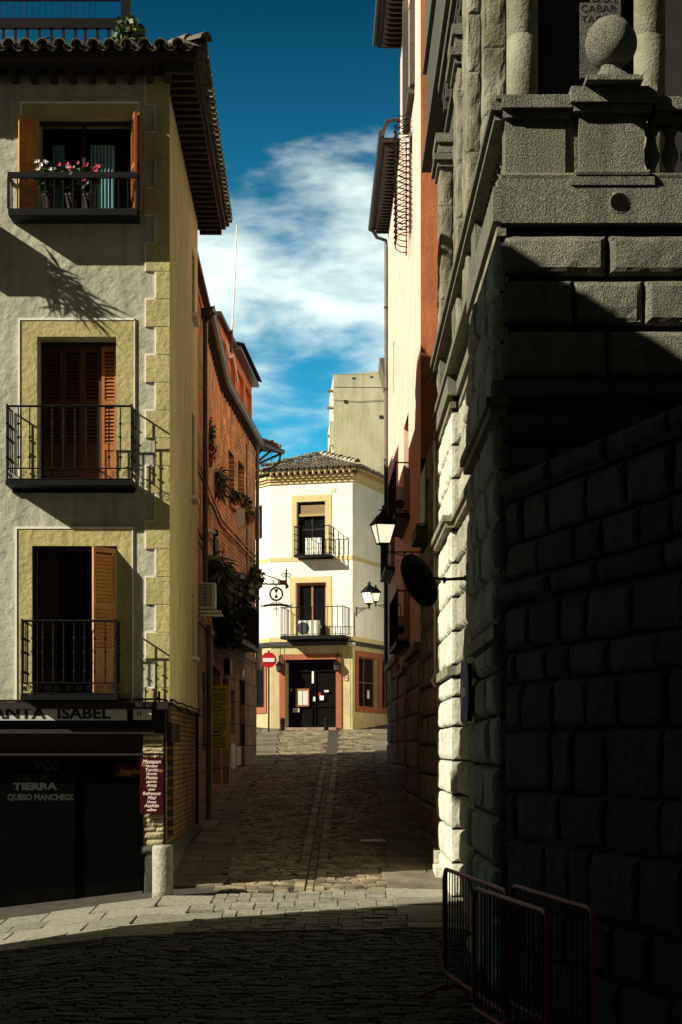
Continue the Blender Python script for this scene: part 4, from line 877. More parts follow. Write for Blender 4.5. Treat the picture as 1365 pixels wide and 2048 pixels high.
mb = MB(); C.box(mb, do[0] - .05, do[1] + .05, do[2] - .25, do[2] + .02, -.1, .22); mb.build('doorstep', M['pinkstone'], ch)
mb = MB(); mb.tube([C.p(C.U(700), cz(1292), .012), C.p(C.U(700), cz(1340), .012), C.p(C.U(701), cz(1455), .012)], .010, 4); mb.build('conduit', M['sand'], ch)
mn = thing('menu_case', 'wooden framed menu case with two pages on the dark entrance doors', 'menu', C.p(C.U(599), cz(1410), -.3))
q = MB(); a, b, t, w_ = C.U(587), C.U(614), cz(1379), cz(1410); C.box(q, a, a + .04, w_, t, -.31, -.26); C.box(q, b - .04, b, w_, t, -.31, -.26); C.box(q, a, b, t, t + .04, -.31, -.26); C.box(q, a, b, w_ - .04, w_, -.31, -.26); q.build('frame', M['wood'], mn)
q = MB(); C.box(q, a + .045, (a + b) / 2 - .01, w_ + .01, t - .01, -.30, -.29); C.box(q, (a + b) / 2 + .01, b - .045, w_ + .01, t - .01, -.30, -.29); q.build('page', M['paper'], mn)
for (x0_, x1_, t, w_, m_, lab) in ((635, 643, 1391, 1400, 'signwhite', 'small white notice taped to the entrance door'), (633, 637, 1385, 1391, 'red', 'small red sticker above the white notice on the entrance door'), (644, 653, 1380, 1384, 'paper', 'thin pale strip notice on the right entrance door'), (577, 579, 1377, 1382, 'signwhite', 'tiny white doorbell plate at the left of the entrance door'), (581, 594, 1416, 1424, 'paper', 'row of small card stickers low on the left entrance door')):
    q = MB(); C.box(q, C.U(x0_), C.U(x1_), cz(w_), cz(t), -.30, -.29); q.build('notice', M[m_], label=lab, cat='notice')
q = MB(); CS.box(q, CS.U(741), CS.U(745), CS.Z(743, 1397), CS.Z(743, 1381), -.12, -.11); q.build('notice', M['signwhite'], label='white card behind the glass of the right terracotta window', cat='notice')
q = MB(); C.box(q, C.U(689.5), C.U(697), cz(1362), cz(1350), .003, .03); o = q.build('house_number_plate', M['terracotta'], label='small dark red number plates reading 14 and 16 right of the entrance', cat='sign')
q = MB(); text(q, '14', C, C.U(690.5), cz(1355.5), .034, .10, bold=.004); text(q, '16', C, C.U(690.5), cz(1361.5), .034, .10, bold=.004); q.build('lettering', M['signwhite'], o)
bac = thing('air_conditioner', 'white air conditioning unit standing on the lower balcony of the cream house', 'air conditioner', C.p(C.U(617), cz(1274), .3)); ac_unit(bac, C, C.U(601), C.U(641), cz(1273), cz(1242), .32, .28)
q = MB(); c = C.p(C.U(641), cz(1258), .25); q.tube([c + Vector((math.cos(a * .5) * .09 + .03, 0, math.sin(a * .5) * .13)) for a in range(10)], .02, 5); q.build('hose', M['cream'], bac)
q = MB(); C.box(q, C.U(663), C.U(672), cz(986), cz(977), .003, .02); q.build('vent_grille', M['cement'], ch)
q = MB(); CL.box(q, .95, 1.35, CL.Z(520, 1285), CL.Z(520, 1262), .01, .05); q.build('tiled_wall_plaque', M['signwhite'], label='small white tiled plaque on the left chamfered wall of the cream house', cat='sign')
q = MB(); q.tube([C.p(C.U(563), cz(1292), .1), C.p(C.U(563), cz(1325), .1)], .012, 4); q.tube([C.p(C.U(678), cz(1292), .1), C.p(C.U(678), cz(1325), .1)], .012, 4)
q.tube([C.p(C.U(699), cz(1279), .03), C.p(LC - .05, cz(1276), .03), CS.p(.12, cz(1274), .03), CS.p(.16, cz(1225), .03)], .015, 4); q.build('cable_run', M['iron'], ch)
q = MB(); CS.box(q, -.35 + .02, -.02 + .0, cz(1292), cz(1287), .0, .12); C.box(q, C.U(698), C.U(704.5), cz(1294), cz(1287), .09, .2); q.build('junction_box', M['ac'], ch)
# ---- lanterns
def lantern(parent, top, sc, ang=.4, glass=True):
    """top: point under the lantern foot; total height about 0.85*sc"""
    c = Vector(top)
    def ring(w_, z): return [c + Vector((math.cos(ang + math.pi / 4 + k * math.pi / 2) * w_ * sc * .7071, math.sin(ang + math.pi / 4 + k * math.pi / 2) * w_ * sc * .7071, z * sc)) for k in range(4)]
    f = MB(); lo_, hi = ring(.22, .12), ring(.40, .50)
    for k in range(4):
        f.tube([lo_[k], hi[k]], .012 * sc, 5)
        f.tube([lo_[k], lo_[(k + 1) % 4]], .014 * sc, 5); f.tube([hi[k], hi[(k + 1) % 4]], .018 * sc, 5)
        f.tube([hi[k], hi[k] + Vector((0, 0, .05 * sc))], .012 * sc, 4)
    f.lathe([(.02 * sc, -.04 * sc), (.045 * sc, 0), (.03 * sc, .03 * sc), (.06 * sc, .07 * sc), (.10 * sc, .105 * sc), (.10 * sc, .12 * sc)], c, 8); f.build('frame', M['iron'], parent)
    f = MB(); R_ = [ring(.46, .505), ring(.44, .53), ring(.31, .62), ring(.22, .69), ring(.12, .73), ring(.10, .76)]
    vs = [p for r_ in R_ for p in r_]; fs = [(i * 4 + j, i * 4 + (j + 1) % 4, i * 4 + 4 + (j + 1) % 4, i * 4 + 4 + j) for i in range(5) for j in range(4)] + [(3, 2, 1, 0), (20, 21, 22, 23)]
    f.add(vs, fs); f.lathe([(.03 * sc, .76 * sc), (.06 * sc, .79 * sc), (.02 * sc, .82 * sc), (.035 * sc, .85 * sc), (.004, .90 * sc)], c, 8)
    for k in range(4):
        a = ang + k * math.pi / 2; f.tube([c + Vector((0, 0, .80 * sc)), c + Vector((math.cos(a) * .09 * sc, math.sin(a) * .09 * sc, .80 * sc))], .013 * sc, 4)
    f.build('cap', M['iron'], parent)
    g = MB(); a_, b_ = ring(.205, .125), ring(.385, .495); g.add(a_ + b_, [(0, 1, 5, 4), (1, 2, 6, 5), (2, 3, 7, 6), (3, 0, 4, 7), (0, 3, 2, 1)]); g.build('glass', M['lampglass'], parent)
def bracket(parent, a, b, drop=.22, sc=1.0):
    a = Vector(a); b = Vector(b); d = b - a; m_ = MB()
    m_.tube([a, b], .016 * sc, 6); m_.tube([b + Vector((0, 0, .04 * sc)), b - Vector((0, 0, (drop + .08) * sc))], .022 * sc, 6)
    pts = [a + d * t + Vector((0, 0, -drop * sc * t ** 1.6)) for t in (.25, .4, .55, .7, .85, 1)]; m_.tube(pts, .012 * sc, 5)
    for t, rr in ((.52, .03), (.68, .045), (.86, .065)):
        c = a + d * t - Vector((0, 0, drop * sc * t ** 1.6 * .52)); hd = d.normalized()
        m_.tube([c + hd * math.cos(k * .7) * rr * sc * (1 - k / 14) + Vector((0, 0, math.sin(k * .7) * rr * sc * (1 - k / 14))) for k in range(12)], .008 * sc, 4)
    m_.tube([a + Vector((0, 0, -.06 * sc)), a + Vector((0, 0, .05 * sc))], .022 * sc, 6); m_.build('bracket', M['iron'], parent)
def lamp(label, foot, wall, sc, ang, group='street lanterns on wall brackets'):
    t0 = thing('street_lantern', label, 'street lamp', wall, group); lantern(t0, Vector(foot) + Vector((0, 0, .04)), sc, ang); bracket(t0, foot, wall, sc=sc)
lamp('large black street lantern on a wall bracket beside the round black disc', at(767, 1104, 31.5), at(849, 1104, 31.7), .90, .25)
fo = at(739, 1216, 61.6); wl = CS.p(.22, fo.z, 0)
lamp('smaller black lantern on a bracket at the corner of the cream house', fo, at(713.5, 1216, 62.35), 1.02, .5)
lamp('thin lantern half hidden behind the cream house lantern, fixed at the drainpipe corner', at(752, 1211, 48.2), at(774, 1209, 47.5), .60, .1)
for px, lab in ((562, 'small dark lantern hanging left of the entrance'), (677, 'small dark lantern hanging right of the entrance')):
    c = C.p(C.U(px), cz(1342), .18); t0 = thing('wall_lantern', lab, 'lantern', c, 'small lanterns by the entrance'); f = MB()
    f.lathe([(.03, -.05), (.09, .0), (.12, .20), (.14, .22), (.06, .32), (.02, .36), (.015, .55)], c, 6); f.tube([c + Vector((0, 0, .5)), c + C.n * -.18 + Vector((0, 0, .6))], .015, 4); f.build('frame', M['iron'], t0)
    f = MB(); f.lathe([(.085, .01), (.118, .19)], c + Vector((0, -.02, 0)), 6); f.build('glass', M['acd'], t0)
# ---- no-entry sign, posts, hourglass sign
ny = 60.2; sx_ = (538 - CX) * ny / F; ne = thing('no_entry_sign', 'round red no entry sign with white bar on a dark pole', 'traffic sign', (sx_, ny, gz(sx_, ny)))
q = MB(); zc_ = EYE - (1320 - HY) * ny / F; q.tube([(sx_, ny + .03, gz(sx_, ny)), (sx_, ny + .03, zc_ + .33)], .03, 8); q.build('pole', M['iron'], ne)
q = MB(); q.lathe([(.268, 0), (.268, .02), (.01, .021)], (sx_, ny, zc_), 36, axis=(.08, -1, 0)); o = q.build('disc', M['red'], ne)
q = MB(); q.box(sx_ - .20, sx_ + .20, ny - .045, ny - .030, zc_ - .065, zc_ + .065); q.build('bar', M['signwhite'], o)
proto = None
for px, lab in ((565.5, 'short dark post left of the entrance'), (653, 'short dark post right of the entrance')):
    y_ = 61.0; x_ = (px - CX) * y_ / F; z_ = gz(x_, y_); q = MB(); q.lathe([(.08, -.1), (.08, .28), (.095, .30), (.095, .33), (.075, .34), (.09, .40), (.06, .45), (.01, .47)], (x_, y_, z_), 12); q.build('street_post', M['iron'], smooth=False, label=lab, cat='post', group='short posts before the entrance')
hs_y = 46.2; H = Fr((500 - CX) * hs_y / F, hs_y, 1, 0); hk = hs_y / F
hx = lambda px: (px - 500) * hk
hzv = lambda py: EYE - (py - HY) * hs_y / F
hs_ = thing('hanging_sign', 'wrought iron hanging sign with an hourglass in a ring', 'sign', H.p(0, hzv(1168), 0))
q = MB(); P_ = lambda px, py, d=0: H.p(hx(px), hzv(py), d)
q.tube([P_(505, 1168), P_(573, 1168.5)], .022, 5); q.tube([P_(505, 1138), P_(528, 1149), P_(566, 1162)], .014, 4); q.tube([P_(573, 1178), P_(573, 1139)], .022, 5)
for s_ in (-1, 1):
    for dy, l_ in ((1149, 9), (1154, 7)): q.tube([P_(573, dy), P_(573 + s_ * l_ * .5, dy - 2.5), P_(573 + s_ * l_, dy), P_(573 + s_ * l_, dy + 3)], .012, 4)
q.tube([P_(573, 1168), P_(577, 1175)], .03, 4); q.tube([P_(547, 1160), P_(547, 1168)], .014, 4); q.tube([P_(557, 1160), P_(557, 1168)], .014, 4); q.tube([P_(553, 1169), P_(553, 1175)], .014, 4)
for k in (532, 516): q.tube([P_(k + math.cos(a * .6) * 4, 1162 + math.sin(a * .6) * 4) for a in range(9)], .009, 4)
q.build('bracket', M['iron'], hs_)
q = MB(); q.tube([P_(553 + math.cos(a * math.pi / 12) * 12.5, 1188 + math.sin(a * math.pi / 12) * 12.5) for a in range(25)], .026, 6)
for a in range(16): q.tube([P_(553 + math.cos(a * math.pi / 8) * 12.5, 1188 + math.sin(a * math.pi / 8) * 12.5), P_(553 + math.cos(a * math.pi / 8) * 14.5, 1188 + math.sin(a * math.pi / 8) * 14.5)], .012, 4)
rg = q.build('ring', M['iron'], hs_)
q = MB()
for d in (-.01,): 
    for t in ((548.5, 1178.5, 557.5, 1178.5, 553, 1187.5), (549, 1196, 557, 1196, 553, 1187)):
        a, b, c = P_(t[0], t[1]), P_(t[2], t[3]), P_(t[4], t[5]); q.add([a, b, c, a + Vector((0, .02, 0)), b + Vector((0, .02, 0)), c + Vector((0, .02, 0))], [(0, 1, 2), (3, 5, 4), (0, 3, 4, 1), (1, 4, 5, 2), (2, 5, 3, 0)])
q.build('hourglass', M['iron'], rg)
q = MB(); pts = [P_(525 + i * 4, 1212.5 - 3.2 * math.sin(math.pi * i / 14)) for i in range(15)]; q.tube(pts, [.012] + [.03 + .006 * (i % 2) for i in range(13)] + [.012], 5)
for s_ in (-1, 1): q.tube([P_(553 + s_ * 28, 1212), P_(553 + s_ * 33, 1209)], .012, 4); q.tube([P_(553 + s_ * 28, 1212), P_(553 + s_ * 32, 1216)], .012, 4); q.tube([P_(553 + s_ * 3, 1204), P_(553 + s_ * 10, 1207), P_(553 + s_ * 12, 1203)], .009, 4); q.tube([P_(553, 1217), P_(553 + s_ * 6, 1219), P_(553 + s_ * 5, 1216)], .009, 4)
q.tube([P_(553, 1200), P_(553, 1229)], [.014, .006], 4); q.build('scrollwork', M['iron'], hs_)
q = MB(); q.box(H.p(hx(559), 0).x, H.p(hx(573), 0).x, hs_y - .1, hs_y + .06, hzv(1168), hzv(1161)); q.build('lamp_box', M['pot'], hs_)

# ================================================================== TALL CEMENT GABLE BEHIND
TW = Fr((667.5 - CX) * 84 / F, 84, 1, .04)
tw = thing('cement_tower', 'tall blank grey cement gable wall rising behind the cream house', 'building', TW.p(0, 3.5, 0))
zt2 = lambda py: EYE - (py - HY) * 84 / F
kx = 84 / F; hh = [(37 * kx, 45 * kx, zt2(760), zt2(754.5)), (73 * kx, 80 * kx, zt2(757), zt2(751.5))]
mb = MB(); TW.wall(mb, 0, 3.4, 3.5, zt2(748), hh, rev=.5)
mb.add([TW.p(0, zt2(748), 0), TW.p(3.4, zt2(748), 0), TW.p(3.4, zt2(737), 0), TW.p(0, zt2(750), 0)][0:4], [(0, 1, 2, 3)])
TW.box(mb, -.17, 0, zt2(890), zt2(842), -3, -.02); TW.box(mb, 0, .12, 3.5, zt2(749), -6, -.001); TW.box(mb, .12, 3.4, 3.5, zt2(770), -6, -.5); mb.build('gable_wall', M['cement'], tw)
mb = MB()
for py in (778, 812, 868): TW.box(mb, -.3, 0, zt2(py + 3), zt2(py), -.5, -.1)
TW.box(mb, 0, 3.4, zt2(774), zt2(773), .001, .02); mb.build('ledge', M['tile'], tw)
mb = MB(); mb.tube([TW.p(.02, zt2(800), .03), TW.p(1.2, zt2(803), .03), TW.p(2.9, zt2(798), .03)], .010, 4); mb.build('cable_run', M['iron'], tw)
for a_, b_ in ((.5, 800), (2.2, 830)): mb = MB(); TW.box(mb, a_, a_ + .16, zt2(b_ + 6), zt2(b_), .001, .03); mb.build('vent', M['gutter'], tw)
mb = MB(); mb.tube([TW.p(-.07, 3.5, -.1), TW.p(-.07, zt2(890), -.1)], .04, 5); mb.build('drainpipe', M['signwhite'], tw)
q = MB(); b_ = at(764, 716, 80); q.add([b_ + Vector(v) for v in ((-.1, 0, 0), (1.5, 0, .2), (1.5, 3, .2), (-.1, 3, 0), (.15, 0, -1), (1.5, 0, -1), (1.5, 3, -1), (.15, 3, -1))], [(0, 1, 2, 3), (0, 1, 5, 4), (0, 4, 7, 3), (4, 5, 6, 7)])
q.box(b_.x + .5, b_.x + 1.5, 80, 83, 3, b_.z); q.build('far_roof_corner', M['tile_d'], label='small dark roof corner peeping past the drainpipe above the cement gable', cat='building')
q = MB(); a_ = at(544, 920, 66); q.tube([a_ - Vector((0, 0, .4)), a_ + Vector((0, 0, .75))], .012, 4); q.box(a_.x - .02, a_.x + .06, 65.98, 66.0, a_.z + .62, a_.z + .75); q.build('antenna_mast', M['iron'], label='tiny thin aerial above the left end of the cream house roof', cat='antenna')

# ================================================================== PINK HOUSE ON THE RIGHT
Q = Fr(1.47, 32.3, -.0136, 1, flip=True); RF = Fr(1.47, 32.3, 1, 0)
ph = thing('pink_house', 'tall pink plastered house on the right of the lane over a brown stone base', 'house', (1.5, 40, gz(1.5, 40)))
body(ph, [(1.9, 32.75), (7, 32.75), (7, 46.9), (1.75, 46.9)], 0, 16.0, M['black']); body(ph, [(1.9, 32.75), (7, 32.75), (7, 40), (1.8, 40)], 16.0, 22.5, M['black'])
def qh(y0, y1, z0, z1): return (y0 - 32.3, y1 - 32.3, z0, z1)
qw = [qh(36.6, 38.6, 7.0, 9.2), qh(43.6, 45.6, 6.66, 8.8), qh(36.6, 38.6, 4.4, 6.2), qh(35.1, 36.5, 12.6, 14.6), qh(34.3, 36.6, 15.1, 17.6), qh(43.4, 44.0, 11.0, 12.3)]
mb = MB(); Q.wall(mb, 0, 7.9, 4.1, 22, [h for h in qw if h[0] < 7.5], rev=.25); Q.wall(mb, 7.9, 14.8, 4.1, 16.4, [h for h in qw if h[0] > 7.5], rev=.25); Q.wall(mb, 7.9, 7.901, 16.4, 22)
e3 = Q.p(14.8, 0, 0); mb.add([(e3.x, e3.y, 1), (e3.x + 6, e3.y, 1), (e3.x + 6, e3.y, 16.4), (e3.x, e3.y, 16.4)], [(0, 1, 2, 3)]); e4 = Q.p(7.9, 0, 0); mb.add([(e4.x, e4.y, 16), (e4.x + 6, e4.y, 16), (e4.x + 6, e4.y, 22), (e4.x, e4.y, 22)], [(0, 1, 2, 3)])
mb.build('lane_wall', M['pink'], ph)
mb = MB(); RF.wall(mb, 0, 5, 7.5, 22, [], d=.001); mb.build('end_wall', M['redplaster'], ph)
for h in qw: window_unit(Q, *h, -.2, ph, frame=M['darkwood'], bars=(1, 2))
def baseline(z0=.5, z1=4.15): return [z0 + i * (z1 - z0) / 8 for i in range(9)]
mb = MB()
for a, b, dd, zt_ in ((0, 4.0, .02, 3.95), (4.9, 8.4, .0, 3.75), (8.4, 10.9, .03, 4.15), (11.9, 14.85, .0, 4.4)): courses(mb, Q, a, b, [z for z in [.2 + .52 * i for i in range(8)]] + [zt_], dd, .035, lens=(1.2, 2.4), seed=int(a * 7))
Q.box(mb, 0, 14.85, -.2, 4.1, -.3, -.01); mb.build('stone_base', M['pinkstone'], ph)
mb = MB(); Q.box(mb, 0, 4.05, 3.95, 4.12, .0, .12); Q.box(mb, 4.9, 8.4, 3.78, 3.9, .0, .10); Q.box(mb, 8.4, 14.9, 4.2, 4.36, .0, .11); mb.build('base_cap', M['pinkstone'], ph)
mb = MB(); Q.box(mb, 4.05, 4.9, 1.0, 3.7, -.005, .004); Q.box(mb, 10.95, 11.85, 1.4, 3.9, -.005, .004); mb.build('doorway', M['black'], ph)
for y0, y1, z, dp in ((36.0, 39.4, 6.98, .30), (43.0, 46.3, 6.62, .22), (36.0, 39.6, 4.35, .26)): balcony(Q, y0 - 32.3, y1 - 32.3, z, 1.05, dp, ph, spacing=.25, scroll=False, slab_t=.07, beads=False, slabmat=M['darkwood'])
# eaves
mb = MB(); Q.box(mb, 8.1, 15.0, 16.15, 16.25, -.3, .42)
for i in range(26): u = 8.2 + i * .26; Q.box(mb, u, u + .09, 16.0, 16.148, .003, .34)
Q.box(mb, -1.5, 8.05, 18.3, 18.42, -.3, .52)
for i in range(34): u = -1.3 + i * .27; Q.box(mb, u, u + .09, 18.15, 18.298, .003, .42)
mb.build('eave', M['darkwood'], ph)
mb = MB(); mb.tube([Q.p(8.05, 16.35, .42), Q.p(15.05, 16.2, .46)], .075, 8); mb.tube([Q.p(8.2, 16.33, .42), Q.p(8.0, 16.6, .3), Q.p(7.95, 16.62, .02)], .05, 6); mb.tube([Q.p(14.9, 16.2, .46), Q.p(14.95, 15.95, .3), Q.p(14.9, 15.85, .06), Q.p(14.82, 15.6, .05)], .05, 6)
mb.tube([Q.p(-1.5, 18.5, .56), Q.p(8.1, 18.42, .56)], .075, 8); mb.build('gutter', M['gutter'], ph)
mb = MB(); mb.tube([Q.p(14.82, 15.7, .05), Q.p(14.82, 9.9, .05)], .05, 7); mb.build('drainpipe', M['zinc'], ph); mb = MB(); mb.tube([Q.p(14.82, 9.9, .055), Q.p(14.82, 4.3, .055)], .06, 7)
for z in (14, 11.8, 9.9, 7.5): mb.tube([Q.p(14.82, z, .05), Q.p(14.82, z + .05, .05)], .07, 7)
mb.build('lower_drainpipe', M['gutter'], ph)
mb = MB(); Q.box(mb, 2.0, 4.35, 15.0, 15.12, .003, .12); Q.box(mb, 1.85, 2.0, 15.12, 17.8, .003, .10); Q.box(mb, 4.3, 4.5, 15.12, 17.8, .003, .12); mb.build('stone_window_frame', M['granite_d'], ph)
# bowed iron grille
mb = MB(); gy0, gy1 = 2.75, 4.25
for i in range(20):
    z = 12.5 + i * .12; pts = [Q.p(gy0 + (gy1 - gy0) * t, z + .03 * math.sin(t * 6.3), .03 + .30 * math.sin(math.pi * t) ** .5) for t in (0, .08, .25, .5, .75, .92, 1)]; mb.tube(pts, .012, 4)
    mb.tube([Q.p(gy0 + .35 * (gy1 - gy0), z, .30), Q.p(gy0 + .35 * (gy1 - gy0), z + .03, .36), Q.p(gy0 + .35 * (gy1 - gy0), z + .06, .33)], .014, 4)
    pts = [Q.p(gy0 + .02, z + .06, .01), Q.p(gy0 + .02, z + .10, .10), Q.p(gy0 + .02, z + .03, .20), Q.p(gy0 + .02, z + .06, .30)]; mb.tube(pts, .010, 4)
for t in (0, .35, .65, 1): mb.tube([Q.p(gy0 + (gy1 - gy0) * t, 12.45, .3 if 0 < t < 1 else .05), Q.p(gy0 + (gy1 - gy0) * t, 14.85, .3 if 0 < t < 1 else .05)], .013, 4)
mb.build('window_grille', M['iron'], ph)
pac = thing('air_conditioner', 'grey air conditioner behind the top balcony rail of the pink house', 'air conditioner', Q.p(5, 7.0, .1)); KP = Fr(Q.p(5.5, 0, .27).x, Q.p(5.5, 0, 0).y, 1, 0); ac_unit(pac, KP, 0, .26, 7.02, 7.75, .3)
pac = thing('air_conditioner', 'small grey air conditioner on the lowest balcony of the pink house', 'air conditioner', Q.p(5, 4.4, .1)); KP = Fr(Q.p(5.5, 0, .25).x, Q.p(5.5, 0, 0).y, 1, 0); ac_unit(pac, KP, 0, .24, 4.38, 5.0, .3)

# ================================================================== GRANITE PALACE ON THE RIGHT
sp_ = thing('granite_palace', 'massive rusticated granite building with balustrade and columns on the right', 'building', (1.43, 15.7, 0))
GA = Fr(1.50, 23.6, 0, 1, flip=True); GB = Fr(1.62, 19.0, 0, 1, flip=True); GC = Fr(1.43, 15.7, 0, 1, flip=True); G0 = Fr(1.43, 15.7, 1, 0); GR = Fr(1.50, 23.6, 1, 0); GD = Fr(1.56, 26.9, -.012, 1, flip=True)
body(sp_, [(1.75, 16.0), (9, 16.0), (9, 32.0), (1.75, 32.0)], -1, 7.2, M['joint'])
mb = MB()
for fr, a, b in ((GA, 0, 3.3), (GB, 0, 4.6), (GC, 0, 3.3), (G0, 0, 7), (GD, 0, 5.4)): fr.wall(mb, a, b, -.6, 7.3, [], d=-.045)
GR.wall(mb, 0, .6, -.6, 7.3, [], d=-.045); mb.add([(1.46, 19.0, -.6), (1.9, 19.0, -.6), (1.9, 19.0, 7.3), (1.46, 19.0, 7.3)], [(0, 1, 2, 3)]); mb.add([(1.53, 26.9, -.6), (1.9, 26.9, -.6), (1.9, 26.9, 7.3), (1.53, 26.9, 7.3)], [(0, 1, 2, 3)])
mb.build('mortar_bed', M['joint'], sp_)
zs1 = [-.3, .15, .61, 1.07, 1.53, 1.99, 2.45, 2.85, 3.12]; zs2 = [3.28, 3.74, 4.2, 4.66, 5.10]; zs3 = [5.30, 5.8, 6.25, 6.70]
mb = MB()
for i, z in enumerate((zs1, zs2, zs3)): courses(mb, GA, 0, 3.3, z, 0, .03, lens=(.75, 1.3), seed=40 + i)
mb.build('corner_pier', M['sunpale'], sp_)  # sunlit white comes from the paler stone
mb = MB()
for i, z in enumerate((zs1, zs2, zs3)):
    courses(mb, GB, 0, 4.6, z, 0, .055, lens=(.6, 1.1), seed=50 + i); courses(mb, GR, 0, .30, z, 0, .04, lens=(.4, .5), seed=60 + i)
mb.build('recessed_wall', M['midstone'], sp_)  # lighter grey makes up for weak fill light
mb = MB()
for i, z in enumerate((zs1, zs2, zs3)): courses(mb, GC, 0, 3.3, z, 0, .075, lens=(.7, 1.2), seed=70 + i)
mb.build('near_pier', M['midstone'], sp_)  # lightened like the recessed wall, in place of light
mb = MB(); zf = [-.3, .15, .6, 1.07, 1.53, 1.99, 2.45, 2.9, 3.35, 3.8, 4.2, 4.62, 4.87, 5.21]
courses(mb, G0, 0, 6, zf, 0, .07, lens=(.62, 1.05), seed=80); mb.build('front_wall', M['granite_shade'], sp_)  # lower front darkened in colour to read as shade
mb = MB(); X_ = lambda px: (px - CX) / 223 - 1.43
for z0, z1, cuts in ((5.46, 5.90, (1005, 1215, 1440, 1640)), (5.935, 6.35, (1005, 1147, 1287, 1470, 1640)), (6.385, 6.755, (1005, 1215, 1400, 1640))):
    for a, b in zip(cuts, cuts[1:]): rblock(mb, G0, X_(a), X_(b), z0, z1, 0, .065, g=.012, seed=a)
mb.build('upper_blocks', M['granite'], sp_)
mb = MB(); rblock(mb, G0, -.09, X_(1215), 5.23, 5.44, .02, .12, g=.005); rblock(mb, G0, X_(1215), 3.4, 5.23, 5.44, .02, .12, g=.005); G0.box(mb, -.07, 4, 5.22, 5.45, -.05, .05); mb.build('front_string_course', M['granite_d'], sp_)
def mould(mb, z0, z1, d, fa=True):
    for fr, a, b in ((GA, -.0, 3.3), (GB, .12, 4.6), (GC, 0, 3.3)): fr.box(mb, a - (d if fr is not GB else -d - .0), b + (d if fr is GA else 0), z0, z1, -.05, d)
mb = MB(); mould(mb, 3.14, 3.26, .07); mould(mb, 5.12, 5.20, .10); mould(mb, 5.20, 5.28, .14); mould(mb, 6.74, 6.82, .035)
mb.build('string_course', M['granite_y'], sp_)
mb = MB()
GC.box(mb, -.075, 3.3, 6.86, 7.17, -.05, .07); G0.box(mb, .003, 7, 6.845, 7.165, -.05, .08)
for fr in (GA, GB): fr.box(mb, -.1 if fr is GA else .0, 3.4 if fr is GA else 4.6, 6.90, 7.17, -.05, .07)
mb.v = [tuple(jit(p, .012, 5)) for p in mb.v]; mb.build('cornice', M['granite'], sp_)
mb = MB(); c = G0.p(X_(1237), 2.15 + (1497 - 410) / 223, .083); mb.lathe([(.10, -.0), (.085, .006), (.075, -.05)], c, 14, axis=(0, -1, 0)); mb.build('scupper_rim', M['granite'], sp_)
mb = MB(); mb.lathe([(.082, 0), (.078, .008), (.01, .009)], c, 14, axis=(0, -1, 0)); mb.build('scupper_hole', M['black'], sp_)
# balustrade: plinth, dado blocks, pedestals, balusters, cap rail
mb = MB(); G0.box(mb, -.02, 7, 7.17, 7.25, -.32, .05); G0.box(mb, .01, 7, 7.25, 7.30, -.30, .02)
GC.box(mb, -.0, 11.2, 7.17, 7.25, -.32, .03); GC.box(mb, .02, 11.2, 7.252, 7.30, -.30, .0)
G0.box(mb, X_(1140), X_(1306), 7.175, 7.25, -.3, .10); G0.box(mb, X_(1148), X_(1297), 7.25, 7.31, -.3, .075)
mb.tube([G0.p(-.0, 7.275, .03), G0.p(X_(1146), 7.275, .03)], .030, 8); mb.tube([G0.p(X_(1150), 7.285, .085), G0.p(X_(1296), 7.285, .085)], .030, 8); mb.tube([G0.p(X_(1300), 7.275, .03), G0.p(6, 7.275, .03)], .03, 8)
mb.build('balustrade_base', M['granite'], sp_)
for fr_, a, b, z1, d0, d1 in ((G0, X_(1011), X_(1131), 7.80, -.28, .0), (G0, X_(1131), X_(1157), 7.80, -.28, -.04), (G0, X_(1157), X_(1287), 7.83, -.30, .06), (G0, X_(1460), X_(1590), 7.83, -.30, .06), (GC, 3.0, 3.5, 7.80, -.28, 0), (GC, 6.4, 6.9, 7.80, -.28, 0), (GC, 9.6, 10.1, 7.80, -.28, 0)):
    mb = MB(); fr_.box(mb, a, b, 7.31, z1, d0, d1); mb.v = [tuple(jit(p, .008, 6)) for p in mb.v]; mb.build('pedestal', M['granite'], sp_)
mb = MB(); G0.box(mb, X_(1006), X_(1142), 7.80, 7.86, -.32, .05); G0.box(mb, X_(1002), X_(1142), 7.865, 7.98, -.34, .11); G0.box(mb, X_(1145), X_(1300), 7.83, 7.89, -.34, .12); G0.box(mb, X_(1138), X_(1308), 7.895, 8.03, -.36, .17)
G0.box(mb, X_(1308), 7, 7.79, 7.85, -.3, .05); G0.box(mb, X_(1308), 7, 7.855, 7.96, -.34, .10)
GC.box(mb, .02, 11.2, 7.80, 7.86, -.30, .05); GC.box(mb, -.05, 11.25, 7.865, 7.95, -.34, .09); GC.box(mb, -.08, 11.25, 7.953, 7.985, -.3, .05)
mb.v = [tuple(jit(p, .012, 4)) for p in mb.v]; mb.build('cap_rail', M['granite'], sp_)
bp = [(.075, 0), (.075, .05), (.045, .06), (.04, .10), (.07, .17), (.078, .22), (.05, .32), (.04, .38), (.06, .41), (.06, .43), (.075, .44), (.075, .50)]
first = None
for p in [G0.p(X_(1309) + i * .17, 7.30, -.15) for i in range(4)] + [G0.p(X_(1610) + i * .17, 7.30, -.15) for i in range(6)] + [GC.p(.75 + i * .25, 7.30, -.14) for i in range(9)] + [GC.p(3.7 + i * .25, 7.30, -.14) for i in range(10)] + [GC.p(7.1 + i * .25, 7.30, -.14) for i in range(10)]:
    if first is None:
        mb = MB(); mb.lathe(bp, p, 12); first = mb.build('baluster', M['granite'], sp_, smooth=True); ref = p
    else:
        o = first.copy(); scene.collection.objects.link(o); o.parent = sp_; o.location = first.location + (p - ref)
